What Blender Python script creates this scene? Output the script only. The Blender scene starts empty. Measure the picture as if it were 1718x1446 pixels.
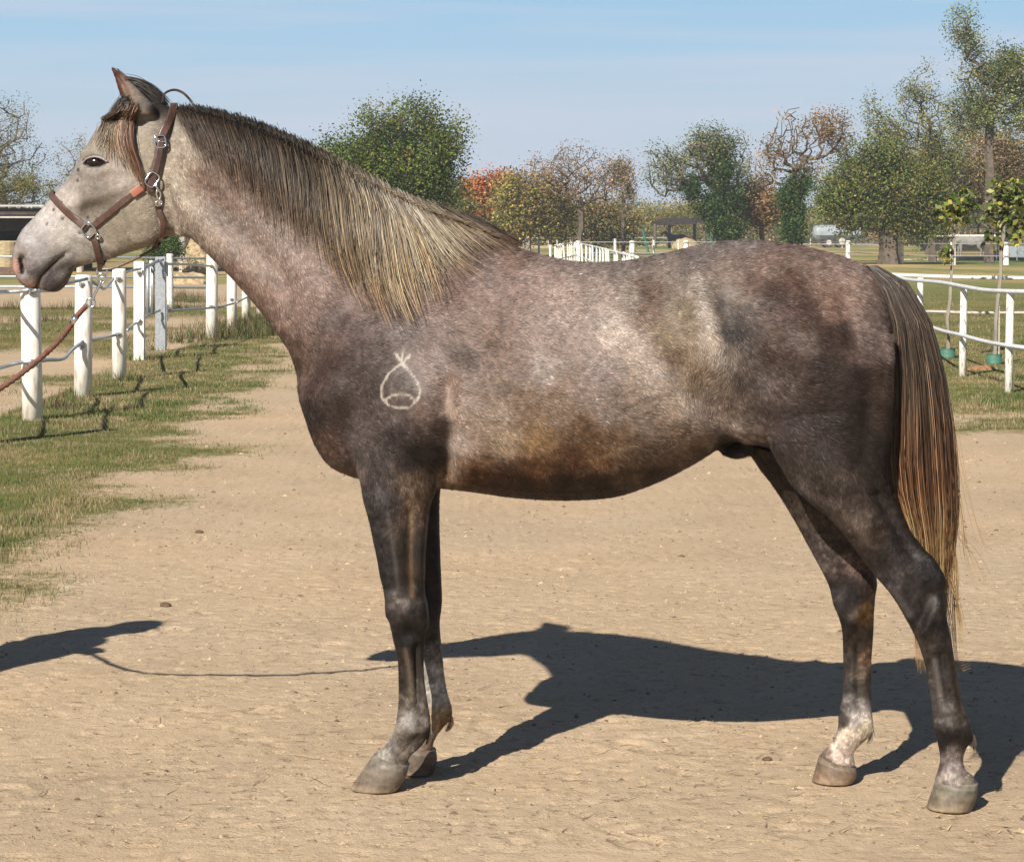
import bpy, math
import numpy as np
from mathutils import Vector
from mathutils.bvhtree import BVHTree

# ------------------------------------------------------------------ camera, sky, sun, exposure
S = bpy.context.scene
F, CX, HY, CH = 3800.0, 859.0, 390.0, 1.6          # focal length in photo pixels, centre column, horizon row, eye height
cam_d = bpy.data.cameras.new('camera')
cam = bpy.data.objects.new('camera', cam_d)
S.collection.objects.link(cam)
cam.location = (0, 0, CH)
cam.rotation_euler = (math.radians(90), 0, 0)
cam_d.sensor_width = 36.0
cam_d.lens = F / 1718 * 36
cam_d.shift_y = -(723 - HY) / 1718
cam_d.clip_start = 0.1
cam_d.clip_end = 20000
S.camera = cam

SUN_EL, SUN_AZ = math.radians(36.5), math.radians(208.0)   # azimuth clockwise from +Y
W = bpy.data.worlds.new('World')
S.world = W
W.use_nodes = True
nt = W.node_tree
nt.nodes.clear()
wo = nt.nodes.new('ShaderNodeOutputWorld')
wb = nt.nodes.new('ShaderNodeBackground')
sky = nt.nodes.new('ShaderNodeTexSky')
sky.sky_type = 'NISHITA'
sky.sun_disc = False
sky.sun_elevation = SUN_EL
sky.sun_rotation = SUN_AZ
sky.air_density = 0.75
sky.dust_density = 0.3
sky.ozone_density = 1.6
wb.inputs['Strength'].default_value = 0.05
# low autumn haze on the horizon and a thin cirrus veil, by elevation above the horizon
tc = nt.nodes.new('ShaderNodeTexCoord')
sep = nt.nodes.new('ShaderNodeSeparateXYZ')
nt.links.new(tc.outputs['Generated'], sep.inputs[0])
hr = nt.nodes.new('ShaderNodeValToRGB')
els = hr.color_ramp.elements
EXPO = 0.75
KS = 1.0 / (0.05 * 2 ** EXPO)
def skc(c): return tuple(s * KS for s in [((x / 255 + 0.055) / 1.055) ** 2.4 for x in c]) + (1,)
els[0].position = 0.0; els[0].color = skc((190, 200, 212))
els[1].position = 1.0; els[1].color = skc((158, 200, 232))
e = els.new(0.45); e.color = skc((188, 208, 224))
e = els.new(0.75); e.color = skc((170, 206, 232))
zr = nt.nodes.new('ShaderNodeMapRange'); zr.inputs['From Min'].default_value = 0.0; zr.inputs['From Max'].default_value = 0.11
nt.links.new(sep.outputs[2], zr.inputs['Value']); nt.links.new(zr.outputs[0], hr.inputs[0])
mp = nt.nodes.new('ShaderNodeMapping')
mp.inputs['Scale'].default_value = (3.0, 3.0, 60.0)
nz = nt.nodes.new('ShaderNodeTexNoise')
nz.inputs['Scale'].default_value = 1.5
nz.inputs['Detail'].default_value = 4.0
nz.inputs['Roughness'].default_value = 0.45
mr = nt.nodes.new('ShaderNodeMapRange')
mr.inputs['From Min'].default_value = 0.40
mr.inputs['From Max'].default_value = 0.72
mr.inputs['To Min'].default_value = 0.0
mr.inputs['To Max'].default_value = 0.95
mixc = nt.nodes.new('ShaderNodeMix')
mixc.data_type = 'RGBA'
mixc.inputs['B'].default_value = skc((198, 211, 229))
nt.links.new(tc.outputs['Generated'], mp.inputs['Vector'])
nt.links.new(mp.outputs[0], nz.inputs['Vector'])
nt.links.new(nz.outputs[0], mr.inputs['Value'])
nt.links.new(mr.outputs[0], mixc.inputs['Factor'])
nt.links.new(hr.outputs[0], mixc.inputs['A'])
hz = nt.nodes.new('ShaderNodeMapRange'); hz.interpolation_type = 'SMOOTHSTEP'
hz.inputs['From Min'].default_value = 0.105; hz.inputs['From Max'].default_value = 0.19
nt.links.new(sep.outputs[2], hz.inputs['Value'])
mixs = nt.nodes.new('ShaderNodeMix'); mixs.data_type = 'RGBA'
nt.links.new(hz.outputs[0], mixs.inputs['Factor'])
nt.links.new(mixc.outputs['Result'], mixs.inputs['A'])
nt.links.new(sky.outputs[0], mixs.inputs['B'])
nt.links.new(mixs.outputs['Result'], wb.inputs['Color'])
nt.links.new(wb.outputs[0], wo.inputs[0])

sd = bpy.data.lights.new('sun', 'SUN')
sd.energy = 5.0
sd.angle = math.radians(0.55)
sd.color = (1.0, 0.93, 0.83)
sun = bpy.data.objects.new('sun', sd)
S.collection.objects.link(sun)
sdir = Vector((math.sin(SUN_AZ) * math.cos(SUN_EL), math.cos(SUN_AZ) * math.cos(SUN_EL), math.sin(SUN_EL)))
sun.rotation_euler = sdir.to_track_quat('Z', 'Y').to_euler()
S.view_settings.view_transform = 'Standard'
S.view_settings.look = 'None'
S.view_settings.exposure = EXPO
S.view_settings.gamma = 1.0
S.cycles.use_denoising = True
S.cycles.max_bounces = 6
S.cycles.transparent_max_bounces = 8

# ------------------------------------------------------------------ autumn haze in the air
hm = bpy.data.materials.new('haze_air'); hm.use_nodes = True; hm.node_tree.nodes.clear()
ho = hm.node_tree.nodes.new('ShaderNodeOutputMaterial'); hv_ = hm.node_tree.nodes.new('ShaderNodeVolumePrincipled')
hv_.inputs['Color'].default_value = (.80, .86, .95, 1); hv_.inputs['Density'].default_value = 0.00045; hv_.inputs['Anisotropy'].default_value = 0.0
hm.node_tree.links.new(hv_.outputs[0], ho.inputs['Volume'])
HAZE = True

# ------------------------------------------------------------------ helpers
RNG = np.random.default_rng(7)
V3 = lambda *a: np.array(a, float)

def s2l(c):
    c = np.asarray(c, float) / 255.0
    return np.where(c <= 0.04045, c / 12.92, ((c + 0.055) / 1.055) ** 2.4)

def gp(u, v, z=0.0):
    """ground point seen at photo pixel (u, v)"""
    D = F * (CH - z) / (v - HY)
    return V3((u - CX) / F * D, D, z)

def px(u, v, D):
    return V3((u - CX) / F * D, D, CH - (v - HY) / F * D)

def _h(ix, iy, iz, seed):
    n = (ix * 374761393 + iy * 668265263 + iz * 2147483647 + seed * 974711) & 0xffffffff
    n = ((n ^ (n >> 13)) * 1274126177) & 0xffffffff
    n = (n ^ (n >> 16)) & 0xffffff
    return n / float(0xffffff)

def noise(P, f=1.0, seed=0, octv=1):
    """value noise 0..1 on (n,2) or (n,3) points"""
    P = np.asarray(P, float)
    if P.shape[1] == 2:
        P = np.hstack([P, np.zeros((len(P), 1))])
    out = 0; amp = 1; tot = 0
    for o in range(octv):
        Q = P * f * 2 ** o + 17.3 * o
        I = np.floor(Q).astype(np.int64); T = Q - I
        T = T * T * (3 - 2 * T)
        r = 0
        for dx in (0, 1):
            wx = T[:, 0] if dx else 1 - T[:, 0]
            for dy in (0, 1):
                wy = T[:, 1] if dy else 1 - T[:, 1]
                for dz in (0, 1):
                    wz = T[:, 2] if dz else 1 - T[:, 2]
                    r = r + wx * wy * wz * _h(I[:, 0] + dx, I[:, 1] + dy, I[:, 2] + dz, seed + o)
        out = out + r * amp; tot += amp; amp *= 0.5
    return out / tot

def mesh_np(name, V, Fs, mat=None, col=None, smooth=False, mats=None, midx=None):
    """V (n,3), Fs list of (k,3)/(k,4) int arrays"""
    me = bpy.data.meshes.new(name)
    V = np.ascontiguousarray(V, np.float32)
    Fs = [np.asarray(f, np.int32) for f in Fs if len(f)]
    me.vertices.add(len(V))
    me.vertices.foreach_set('co', V.ravel())
    nl = sum(f.size for f in Fs); npoly = sum(len(f) for f in Fs)
    me.loops.add(nl); me.polygons.add(npoly)
    me.loops.foreach_set('vertex_index', np.concatenate([f.ravel() for f in Fs]))
    starts = []; s = 0
    for f in Fs:
        starts.append(s + np.arange(len(f)) * f.shape[1]); s += f.size
    me.polygons.foreach_set('loop_start', np.concatenate(starts).astype(np.int32))
    if smooth is not False:
        sm = np.ones(npoly, bool) if smooth is True else smooth
        me.polygons.foreach_set('use_smooth', sm)
    else:
        me.polygons.foreach_set('use_smooth', np.zeros(npoly, bool))
    if mats:
        for m in mats: me.materials.append(m)
        me.polygons.foreach_set('material_index', midx.astype(np.int32))
    elif mat: me.materials.append(mat)
    if col is not None:
        a = me.color_attributes.new('col', 'FLOAT_COLOR', 'POINT')
        c = np.ones((len(V), 4), np.float32); c[:, :3] = col
        a.data.foreach_set('color', c.ravel())
    me.update(calc_edges=True)
    me.validate()
    return me

def link(me, name=None, parent=None):
    o = bpy.data.objects.new(name or me.name, me)
    S.collection.objects.link(o)
    if parent is not None: o.parent = parent
    return o

def tag(o, label=None, cat=None, group=None, kind=None):
    if label: o['label'] = label
    if cat: o['category'] = cat
    if group: o['group'] = group
    if kind: o['kind'] = kind
    return o

def empty(name, loc, label, cat, group=None):
    o = bpy.data.objects.new(name, None)
    S.collection.objects.link(o)
    o.location = loc
    o.empty_display_size = 0.1
    return tag(o, label, cat, group)

def origin(o):
    p = np.zeros(3)
    while o is not None:
        p = p + np.array(o.location); o = o.parent
    return p

def part(name, V, Fs, mat, parent, **kw):
    """world-space geometry linked under a parent"""
    V = np.asarray(V, float) - origin(parent)
    return link(mesh_np(name, V, Fs, mat, **kw), name, parent)

def join(parts):
    Vs = []; F3 = []; F4 = []; n = 0
    for V, Fs in parts:
        for f in Fs:
            f = np.asarray(f)
            if len(f) == 0: continue
            (F3 if f.shape[1] == 3 else F4).append(f + n)
        Vs.append(V); n += len(V)
    out = []
    if F3: out.append(np.vstack(F3))
    if F4: out.append(np.vstack(F4))
    return np.vstack(Vs), out

def box(c, s, rz=0.0, taper=1.0):
    x, y, z = np.array(s) / 2
    V = np.array([[a * x * (taper if k > 0 else 1), b * y * (taper if k > 0 else 1), k * z] for k in (-1, 1) for a, b in ((-1, -1), (1, -1), (1, 1), (-1, 1))])
    R = np.array([[math.cos(rz), -math.sin(rz), 0], [math.sin(rz), math.cos(rz), 0], [0, 0, 1]])
    V = V @ R.T + np.array(c)
    Fq = np.array([[0, 3, 2, 1], [4, 5, 6, 7], [0, 1, 5, 4], [1, 2, 6, 5], [2, 3, 7, 6], [3, 0, 4, 7]])
    return V, [Fq]

def tube(P, r, n=8, cap=True, flat=1.0):
    P = np.asarray(P, float); m = len(P)
    r = np.broadcast_to(np.asarray(r, float), (m,))
    T = np.gradient(P, axis=0); T /= np.linalg.norm(T, axis=1)[:, None] + 1e-12
    up = V3(0, 0, 1) if abs(T[0, 2]) < 0.9 else V3(1, 0, 0)
    A = np.cross(T[0], up); A /= np.linalg.norm(A)
    rings = []
    a = np.arange(n) / n * 2 * np.pi
    for i in range(m):
        A = A - T[i] * (A @ T[i]); A /= np.linalg.norm(A) + 1e-12
        B = np.cross(T[i], A)
        rings.append(P[i] + r[i] * (np.cos(a)[:, None] * A + flat * np.sin(a)[:, None] * B))
    V = np.vstack(rings)
    i = np.arange(m - 1)[:, None] * n; k = np.arange(n)[None]; k2 = (k + 1) % n
    Q = np.stack([i + k, i + k2, i + n + k2, i + n + k], -1).reshape(-1, 4)
    Fs = [Q]
    if cap:
        V = np.vstack([V, P[0], P[-1]]); c0 = m * n; c1 = c0 + 1
        kk = np.arange(n); k2 = (kk + 1) % n
        Fs.append(np.vstack([np.stack([k2, kk, np.full(n, c0)], -1), np.stack([(m - 1) * n + kk, (m - 1) * n + k2, np.full(n, c1)], -1)]))
    return V, Fs

def ball(c, r, nu=10, nv=7, R=None):
    c = np.array(c, float); r = np.broadcast_to(np.asarray(r, float), (3,))
    V = [[0, 0, 1]]
    for j in range(1, nv):
        t = math.pi * j / nv
        for i in range(nu):
            a = 2 * math.pi * i / nu
            V.append([math.sin(t) * math.cos(a), math.sin(t) * math.sin(a), math.cos(t)])
    V.append([0, 0, -1]); V = np.array(V) * r
    if R is not None: V = V @ R.T
    V = V + c
    tr = []; q = []
    for i in range(nu):
        i2 = (i + 1) % nu
        tr.append([0, 1 + i, 1 + i2]); b = 1 + (nv - 2) * nu
        tr.append([len(V) - 1, b + i2, b + i])
        for j in range(nv - 2):
            q.append([1 + j * nu + i, 1 + (j + 1) * nu + i, 1 + (j + 1) * nu + i2, 1 + j * nu + i2])
    return V, [np.array(tr), np.array(q).reshape(-1, 4)]

def catmull(P, k=6):
    """resample (n,d) control rows with a Catmull-Rom spline"""
    P = np.asarray(P, float)
    Q = np.vstack([2 * P[0] - P[1], P, 2 * P[-1] - P[-2]])
    out = []
    for i in range(1, len(Q) - 2):
        p0, p1, p2, p3 = Q[i - 1:i + 3]
        for t in np.arange(k) / k:
            out.append(0.5 * ((2 * p1) + (-p0 + p2) * t + (2 * p0 - 5 * p1 + 4 * p2 - p3) * t * t + (-p0 + 3 * p1 - 3 * p2 + p3) * t ** 3))
    out.append(P[-1])
    return np.array(out)

def limb(pts, rs, k=5, n_=14):
    Q = catmull(np.hstack([np.array(pts, float), np.array(rs, float)[:, None]]), k)
    return tube(Q[:, :3], Q[:, 3], n_)

def remesh(V, Fs, vox, smooth_it=0, name='tmp'):
    me = mesh_np(name, V, Fs)
    o = link(me)
    m = o.modifiers.new('r', 'REMESH'); m.mode = 'VOXEL'; m.voxel_size = vox; m.use_smooth_shade = True
    if smooth_it:
        s = o.modifiers.new('s', 'SMOOTH'); s.factor = 0.5; s.iterations = smooth_it
    dg = bpy.context.evaluated_depsgraph_get()
    me2 = bpy.data.meshes.new_from_object(o.evaluated_get(dg))
    bpy.data.objects.remove(o); bpy.data.meshes.remove(me)
    n = len(me2.vertices)
    Vn = np.empty(n * 3, np.float32); me2.vertices.foreach_get('co', Vn)
    ls = np.empty(len(me2.loops), np.int32); me2.loops.foreach_get('vertex_index', ls)
    st = np.empty(len(me2.polygons), np.int32); me2.polygons.foreach_get('loop_start', st)
    tt = np.empty(len(me2.polygons), np.int32); me2.polygons.foreach_get('loop_total', tt)
    out = []
    for k in (3, 4):
        s_ = st[tt == k]
        if len(s_): out.append(ls[s_[:, None] + np.arange(k)])
    bpy.data.meshes.remove(me2)
    return Vn.reshape(-1, 3).astype(float), out

def vnormals(V, Fs):
    N = np.zeros_like(V)
    for f in Fs:
        a, b, c = V[f[:, 0]], V[f[:, 1]], V[f[:, 2]]
        n = np.cross(b - a, c - a)
        if f.shape[1] == 4: n = n + np.cross(c - a, V[f[:, 3]] - a)
        for k in range(f.shape[1]): np.add.at(N, f[:, k], n)
    return N / (np.linalg.norm(N, axis=1)[:, None] + 1e-12)

# ------------------------------------------------------------------ materials
def new_mat(name):
    m = bpy.data.materials.new(name); m.use_nodes = True
    n = m.node_tree; b = n.nodes['Principled BSDF']
    return m, n, b

def simple_mat(name, rgb, rough=0.6, metal=0.0, var=0.18, scale=12.0, bump=0.0, spec=0.5, dirt=None, stretch=(1, 1, 1)):
    m, n, b = new_mat(name)
    tc = n.nodes.new('ShaderNodeTexCoord'); mp = n.nodes.new('ShaderNodeMapping'); mp.inputs['Scale'].default_value = stretch
    nz = n.nodes.new('ShaderNodeTexNoise'); nz.inputs['Scale'].default_value = scale; nz.inputs['Detail'].default_value = 6
    n.links.new(tc.outputs['Object'], mp.inputs[0]); n.links.new(mp.outputs[0], nz.inputs['Vector'])
    rp = n.nodes.new('ShaderNodeValToRGB')
    rgb = np.array(rgb, float)
    lo = rgb * (1 - var) if dirt is None else np.array(dirt, float)
    rp.color_ramp.elements[0].color = (*lo, 1); rp.color_ramp.elements[1].color = (*np.minimum(rgb * (1 + var * 0.5), 1), 1)
    rp.color_ramp.elements[0].position = 0.3; rp.color_ramp.elements[1].position = 0.62 if dirt is None else 0.5
    n.links.new(nz.outputs[0], rp.inputs[0]); n.links.new(rp.outputs[0], b.inputs['Base Color'])
    b.inputs['Roughness'].default_value = rough; b.inputs['Metallic'].default_value = metal
    b.inputs['Specular IOR Level'].default_value = spec
    if bump:
        bp = n.nodes.new('ShaderNodeBump'); bp.inputs['Strength'].default_value = bump; bp.inputs['Distance'].default_value = 0.01
        n.links.new(nz.outputs[0], bp.inputs['Height']); n.links.new(bp.outputs[0], b.inputs['Normal'])
    return m

def attr_mat(name, rough=0.6, spec=0.3, transl=0.0, noise_amt=0.0, nscale=200.0, sheen=0.0):
    m, n, b = new_mat(name)
    at = n.nodes.new('ShaderNodeAttribute'); at.attribute_name = 'col'
    src = at.outputs['Color']
    if noise_amt:
        tc = n.nodes.new('ShaderNodeTexCoord')
        nz = n.nodes.new('ShaderNodeTexNoise'); nz.inputs['Scale'].default_value = nscale; nz.inputs['Detail'].default_value = 3
        n.links.new(tc.outputs['Object'], nz.inputs['Vector'])
        mr = n.nodes.new('ShaderNodeMapRange'); mr.inputs['To Min'].default_value = 1 - noise_amt; mr.inputs['To Max'].default_value = 1 + noise_amt
        mr.inputs['From Min'].default_value = 0.3; mr.inputs['From Max'].default_value = 0.7
        n.links.new(nz.outputs[0], mr.inputs['Value'])
        vm = n.nodes.new('ShaderNodeVectorMath'); vm.operation = 'SCALE'
        n.links.new(src, vm.inputs[0]); n.links.new(mr.outputs[0], vm.inputs['Scale']); src = vm.outputs[0]
    n.links.new(src, b.inputs['Base Color'])
    b.inputs['Roughness'].default_value = rough; b.inputs['Specular IOR Level'].default_value = spec
    if sheen:
        b.inputs['Sheen Weight'].default_value = sheen
    if transl:
        tr = n.nodes.new('ShaderNodeBsdfTranslucent'); mx = n.nodes.new('ShaderNodeMixShader'); mx.inputs[0].default_value = transl
        n.links.new(src, tr.inputs['Color'])
        out = n.nodes['Material Output']
        n.links.new(b.outputs[0], mx.inputs[1]); n.links.new(tr.outputs[0], mx.inputs[2]); n.links.new(mx.outputs[0], out.inputs[0])
    return m

M_leaf = attr_mat('leaves', rough=0.7, spec=0.12, transl=0.3)
M_bark = simple_mat('bark', (0.11, 0.088, 0.068), rough=0.9, var=0.4, scale=6, bump=0.5, spec=0.2)
M_palebark = simple_mat('pale_bark', (0.26, 0.23, 0.19), rough=0.9, var=0.35, scale=4, bump=0.4, spec=0.2)
M_grass = attr_mat('grass_blades', rough=0.6, spec=0.2, transl=0.3)
M_white = simple_mat('white_post_paint', (0.74, 0.70, 0.63), rough=0.5, scale=7, dirt=(0.50, 0.44, 0.35), stretch=(3, 3, 0.8), bump=0.1)
M_galv = simple_mat('galvanised_steel', (0.36, 0.39, 0.41), rough=0.42, metal=0.55, var=0.2, scale=30)
M_wornwhite = simple_mat('flaking_white_paint', (0.72, 0.69, 0.62), rough=0.7, scale=16, dirt=(0.22, 0.17, 0.13), stretch=(4, 4, 1), bump=0.4)
M_greywood = simple_mat('weathered_wood', (0.42, 0.38, 0.33), rough=0.85, scale=12, dirt=(0.2, 0.16, 0.13), stretch=(1, 1, 6), bump=0.4)
M_dark = simple_mat('dark_timber', (0.045, 0.035, 0.03), rough=0.8, var=0.4, scale=4)
M_straw = simple_mat('straw', (0.33, 0.25, 0.14), rough=0.9, var=0.45, scale=9, bump=0.8)
M_chrome = simple_mat('polished_steel', (0.75, 0.75, 0.76), rough=0.16, metal=1.0, var=0.1)
M_leather = simple_mat('brown_leather', (0.075, 0.04, 0.03), rough=0.42, var=0.3, scale=60, bump=0.15)
M_rope = simple_mat('brown_rope', (0.13, 0.055, 0.038), rough=0.8, var=0.4, scale=80, bump=0.5)

# ================================================================== GROUND
def grid_axis(dense_lo, dense_hi, step, lo, hi, grow=1.06):
    a = list(np.arange(dense_lo, dense_hi, step))
    s = step; x = a[-1]
    while x < hi: s = min(s * grow, 120); x += s; a.append(x)
    s = step; x = a[0]; pre = []
    while x > lo: s = min(s * grow, 120); x -= s; pre.append(x)
    return np.array(pre[::-1] + a)

def edge_left(D):
    """x of the ragged left edge of the dirt"""
    return np.interp(D, [5, 9.8, 11, 15, 21, 29, 34, 60, 120], [-2.6, -2.3, -2.12, -2.3, -2.55, -2.9, -3.2, -3.4, -3.6])

def grassiness(P):
    """0 bare dirt .. 1 grown over, at ground points (n,2)"""
    x, D = P[:, 0], P[:, 1]
    wob = (noise(P, .9, 41, 3) - .5) * 1.5 + (noise(P, 5, 42, 2) - .5) * .6
    dl = edge_left(D) - x + wob * np.clip(D / 16, .5, 1.6)                # left verge
    gl = np.clip(dl / .9 + .35, 0, 1)
    dr = np.minimum(D - 18.9 + wob * 3.2 + (noise(P, .45, 46, 2) - .5) * 2.5, (x - 2.6) * 1.5)
    gr = np.clip(dr / 1.7 + .4, 0, 1)
    far = np.clip((D - 60) / 40 + wob, 0, 1) * .75
    g = np.maximum(np.maximum(gl, gr), far)
    # trodden paddock beyond the left fence
    pad = np.clip((-4.35 - .012 * (D - 19) - x) / .15, 0, 1)
    bare = np.clip((noise(P * np.array([.5, .22]), 1, 43, 3) - .42) * 5, 0, 1) * np.clip((46 - D) / 6, 0, 1)
    bare = np.maximum(bare, np.clip((D - 47) / 2, 0, 1) * np.clip((72 - D) / 4, 0, 1) * .8)
    near = np.clip((26.5 - D + wob * 3) / 2.5, 0, 1)
    g = g * (1 - pad * np.maximum(bare, near * .85) * .95)
    return g

HOOFS = [gp(637, 1322), gp(704, 1299), gp(1598, 1358), gp(1402, 1311)]
_r = np.random.default_rng(101)
PRINTS = [(_r.uniform(-2.4, 3.4), 5.9 + 7.5 * _r.random() ** 1.5, _r.uniform(0, 6.28), _r.uniform(.3, .8)) for _ in range(36)]
def height(P):
    h = _height(P)
    for x, y, a, s in PRINTS:                                           # old hoof prints in the sand
        m = (np.abs(P[:, 0] - x) < .14) & (np.abs(P[:, 1] - y) < .14)
        if m.any():
            dx, dy = P[m, 0] - x, P[m, 1] - y; q = dx * math.cos(a) + dy * math.sin(a); r_ = np.hypot(dx, dy)
            h[m] += s * (-.011 * np.exp(-((r_ - .052) / .014) ** 2) * (q > -.03) + .006 * np.exp(-((r_ - .085) / .016) ** 2) - .003 * (r_ < .05))
    for p in HOOFS:
        k = np.clip(1.5 - np.hypot(P[:, 0] - p[0], (P[:, 1] - p[1])) / .085, 0, 1)
        h = h * (1 - k) - .004 * k
    return h
def _height(P):
    n = (noise(P, 1.1, 51, 2) - .5) * .03 * np.clip((P[:, 1] - 9) / 6, 0, 1)
    n = n + (noise(P, 9, 52, 2) - .5) * .0035 + (noise(P, 30, 53, 2) - .5) * .005 + np.clip(noise(P, 22, 55, 1) - .78, 0, 1) * .025 - np.clip(noise(P * np.array([18, 42]), 1, 56, 2) - .66, 0, .12) * .055
    n = n * np.where(P[:, 1] < 40, 1, .2)
    return n + grassiness(P) * .012

gx = grid_axis(-2.6, 2.6, .014, -1500, 1500)
gy = grid_axis(5.7, 10.5, .016, -60, 6000, 1.022)
GX, GY = np.meshgrid(gx, gy)
P2 = np.stack([GX.ravel(), GY.ravel()], -1)
G = grassiness(P2)
GV = np.hstack([P2, height(P2)[:, None]])
nx, ny = len(gx), len(gy)
ii = (np.arange(ny - 1)[:, None] * nx + np.arange(nx - 1)[None]).ravel()
GQ = np.stack([ii, ii + 1, ii + nx + 1, ii + nx], -1)
dry = noise(P2 * np.array([.15, .04]), 1, 45, 3)
m, n, b = new_mat('ground_soil')
L = n.links.new
def N(t): return n.nodes.new(t)
at = N('ShaderNodeAttribute'); at.attribute_name = 'col'
sp = N('ShaderNodeSeparateColor'); L(at.outputs['Color'], sp.inputs[0])
tc = N('ShaderNodeTexCoord')
def nzn(scale, det, rough=.6, vec=None):
    z = N('ShaderNodeTexNoise'); z.inputs['Scale'].default_value = scale; z.inputs['Detail'].default_value = det; z.inputs['Roughness'].default_value = rough
    L(vec or tc.outputs['Object'], z.inputs['Vector']); return z.outputs[0]
def ramp(src, stops):
    r = N('ShaderNodeValToRGB'); e = r.color_ramp.elements
    e[0].position, e[0].color = stops[0][0], (*stops[0][1], 1); e[1].position, e[1].color = stops[-1][0], (*stops[-1][1], 1)
    for p, c in stops[1:-1]: q = e.new(p); q.color = (*c, 1)
    L(src, r.inputs[0]); return r.outputs[0]
def mixn(f, a, c, mode='MIX'):
    q = N('ShaderNodeMix'); q.data_type = 'RGBA'; q.blend_type = mode
    for s_, i_ in ((f, 'Factor'), (a, 'A'), (c, 'B')):
        if isinstance(s_, (int, float)): q.inputs[i_].default_value = s_
        elif isinstance(s_, tuple): q.inputs[i_].default_value = (*s_, 1)
        else: L(s_, q.inputs[i_])
    return q.outputs['Result']
d1 = ramp(nzn(1.1, 5), [(.3, (.395, .294, .194)), (.5, (.435, .330, .218)), (.7, (.465, .354, .242))])
d2 = ramp(nzn(26, 6, .7), [(.28, (.62, .6, .58)), (.42, (.93, .93, .92)), (.62, (1, 1, 1)), (.78, (1.12, 1.12, 1.1))])
dirt = mixn(1.0, d1, d2, 'MULTIPLY')
sm = N('ShaderNodeMapping'); sm.inputs['Scale'].default_value = (14, 34, 20); sm.inputs['Rotation'].default_value = (0, 0, .12); L(tc.outputs['Object'], sm.inputs[0])
d3 = ramp(nzn(1.6, 3, .55, sm.outputs[0]), [(.64, (1, 1, 1)), (.70, (.45, .36, .30))])
dirt = mixn(.8, dirt, d3, 'MULTIPLY')
vm = N('ShaderNodeMapping'); vm.inputs['Scale'].default_value = (5, 11, 5); L(tc.outputs['Object'], vm.inputs[0])
d5 = ramp(nzn(2.2, 8, .72, vm.outputs[0]), [(.36, (.55, .50, .46)), (.42, (1, 1, 1))])
dirt = mixn(.8, dirt, d5, 'MULTIPLY')
d6 = ramp(nzn(.35, 3), [(.35, (.93, .95, .97)), (.65, (1.06, 1.03, 1.0))])
dirt = mixn(1.0, dirt, d6, 'MULTIPLY')
d4 = ramp(nzn(95, 2, .5), [(.70, (0, 0, 0)), (.80, (.16, .14, .11))])
dirt = mixn(1.0, dirt, d4, 'ADD')
ga = ramp(nzn(.7, 4), [(.35, (.115, .12, .035)), (.52, (.19, .165, .06)), (.68, (.28, .205, .095))])
gb = ramp(nzn(14, 5, .7), [(.3, (.5, .55, .5)), (.6, (1, 1, 1))])
gcol = mixn(1.0, ga, gb, 'MULTIPLY')
fm = N('ShaderNodeMapping'); fm.inputs['Scale'].default_value = (.09, .028, 1); L(tc.outputs['Object'], fm.inputs[0])
fc = ramp(nzn(1.0, 5, .6, fm.outputs[0]), [(.32, (.12, .15, .045)), (.47, (.17, .18, .06)), (.56, (.34, .25, .11)), (.7, (.42, .32, .17))])
gcol = mixn(sp.outputs[1], gcol, fc)
edge = N('ShaderNodeMath'); edge.operation = 'ADD'; L(sp.outputs[0], edge.inputs[0])
e2 = N('ShaderNodeMath'); e2.operation = 'MULTIPLY_ADD'; L(nzn(11, 5, .7), e2.inputs[0]); e2.inputs[1].default_value = 1.3; e2.inputs[2].default_value = -.65
L(e2.outputs[0], edge.inputs[1])
es = N('ShaderNodeMapRange'); es.interpolation_type = 'SMOOTHSTEP'; es.inputs['From Min'].default_value = .25; es.inputs['From Max'].default_value = .75; L(edge.outputs[0], es.inputs['Value'])
L(mixn(es.outputs[0], dirt, gcol), b.inputs['Base Color'])
b.inputs['Roughness'].default_value = .95; b.inputs['Specular IOR Level'].default_value = .1
bp = N('ShaderNodeBump'); bp.inputs['Strength'].default_value = .5; bp.inputs['Distance'].default_value = .012
hs = N('ShaderNodeMath'); hs.operation = 'ADD'; L(nzn(40, 6, .7), hs.inputs[0]); L(nzn(90, 4, .65), hs.inputs[1]); L(hs.outputs[0], bp.inputs['Height']); L(bp.outputs[0], b.inputs['Normal'])
gc = np.stack([G, np.clip((P2[:, 1] - 45) / 30, 0, 1), dry], -1)
tag(link(mesh_np('ground', GV, [GQ], m, col=gc, smooth=True)), kind='structure')
print('GROUND', len(GV))

# grass blades
def blades(P, hgt, wid, col, lean=.6, seed=0, bend=True):
    r = np.random.default_rng(seed); k = len(P)
    a = r.uniform(0, 2 * np.pi, k); l = np.abs(r.normal(0, lean, k))
    b = r.uniform(0, 2 * np.pi, k)
    base = np.hstack([P, (height(P) - .004)[:, None]])
    sd_ = np.stack([np.cos(b), np.sin(b), np.zeros(k)], -1) * wid[:, None]
    tp = base + np.stack([np.cos(a) * np.sin(l), np.sin(a) * np.sin(l), np.cos(l)], -1) * hgt[:, None]
    V = np.stack([base - sd_, base + sd_, tp], 1).reshape(-1, 3)
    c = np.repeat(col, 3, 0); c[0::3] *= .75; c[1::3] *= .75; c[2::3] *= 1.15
    return V, c
def scatter(x0, x1, y0, y1, n_, seed, power=1.0):
    r = np.random.default_rng(seed)
    t = r.random(n_)
    y = (y0 ** -power + t * (y1 ** -power - y0 ** -power)) ** (-1 / power)
    return np.stack([r.uniform(x0, x1, n_), y], -1)
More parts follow.
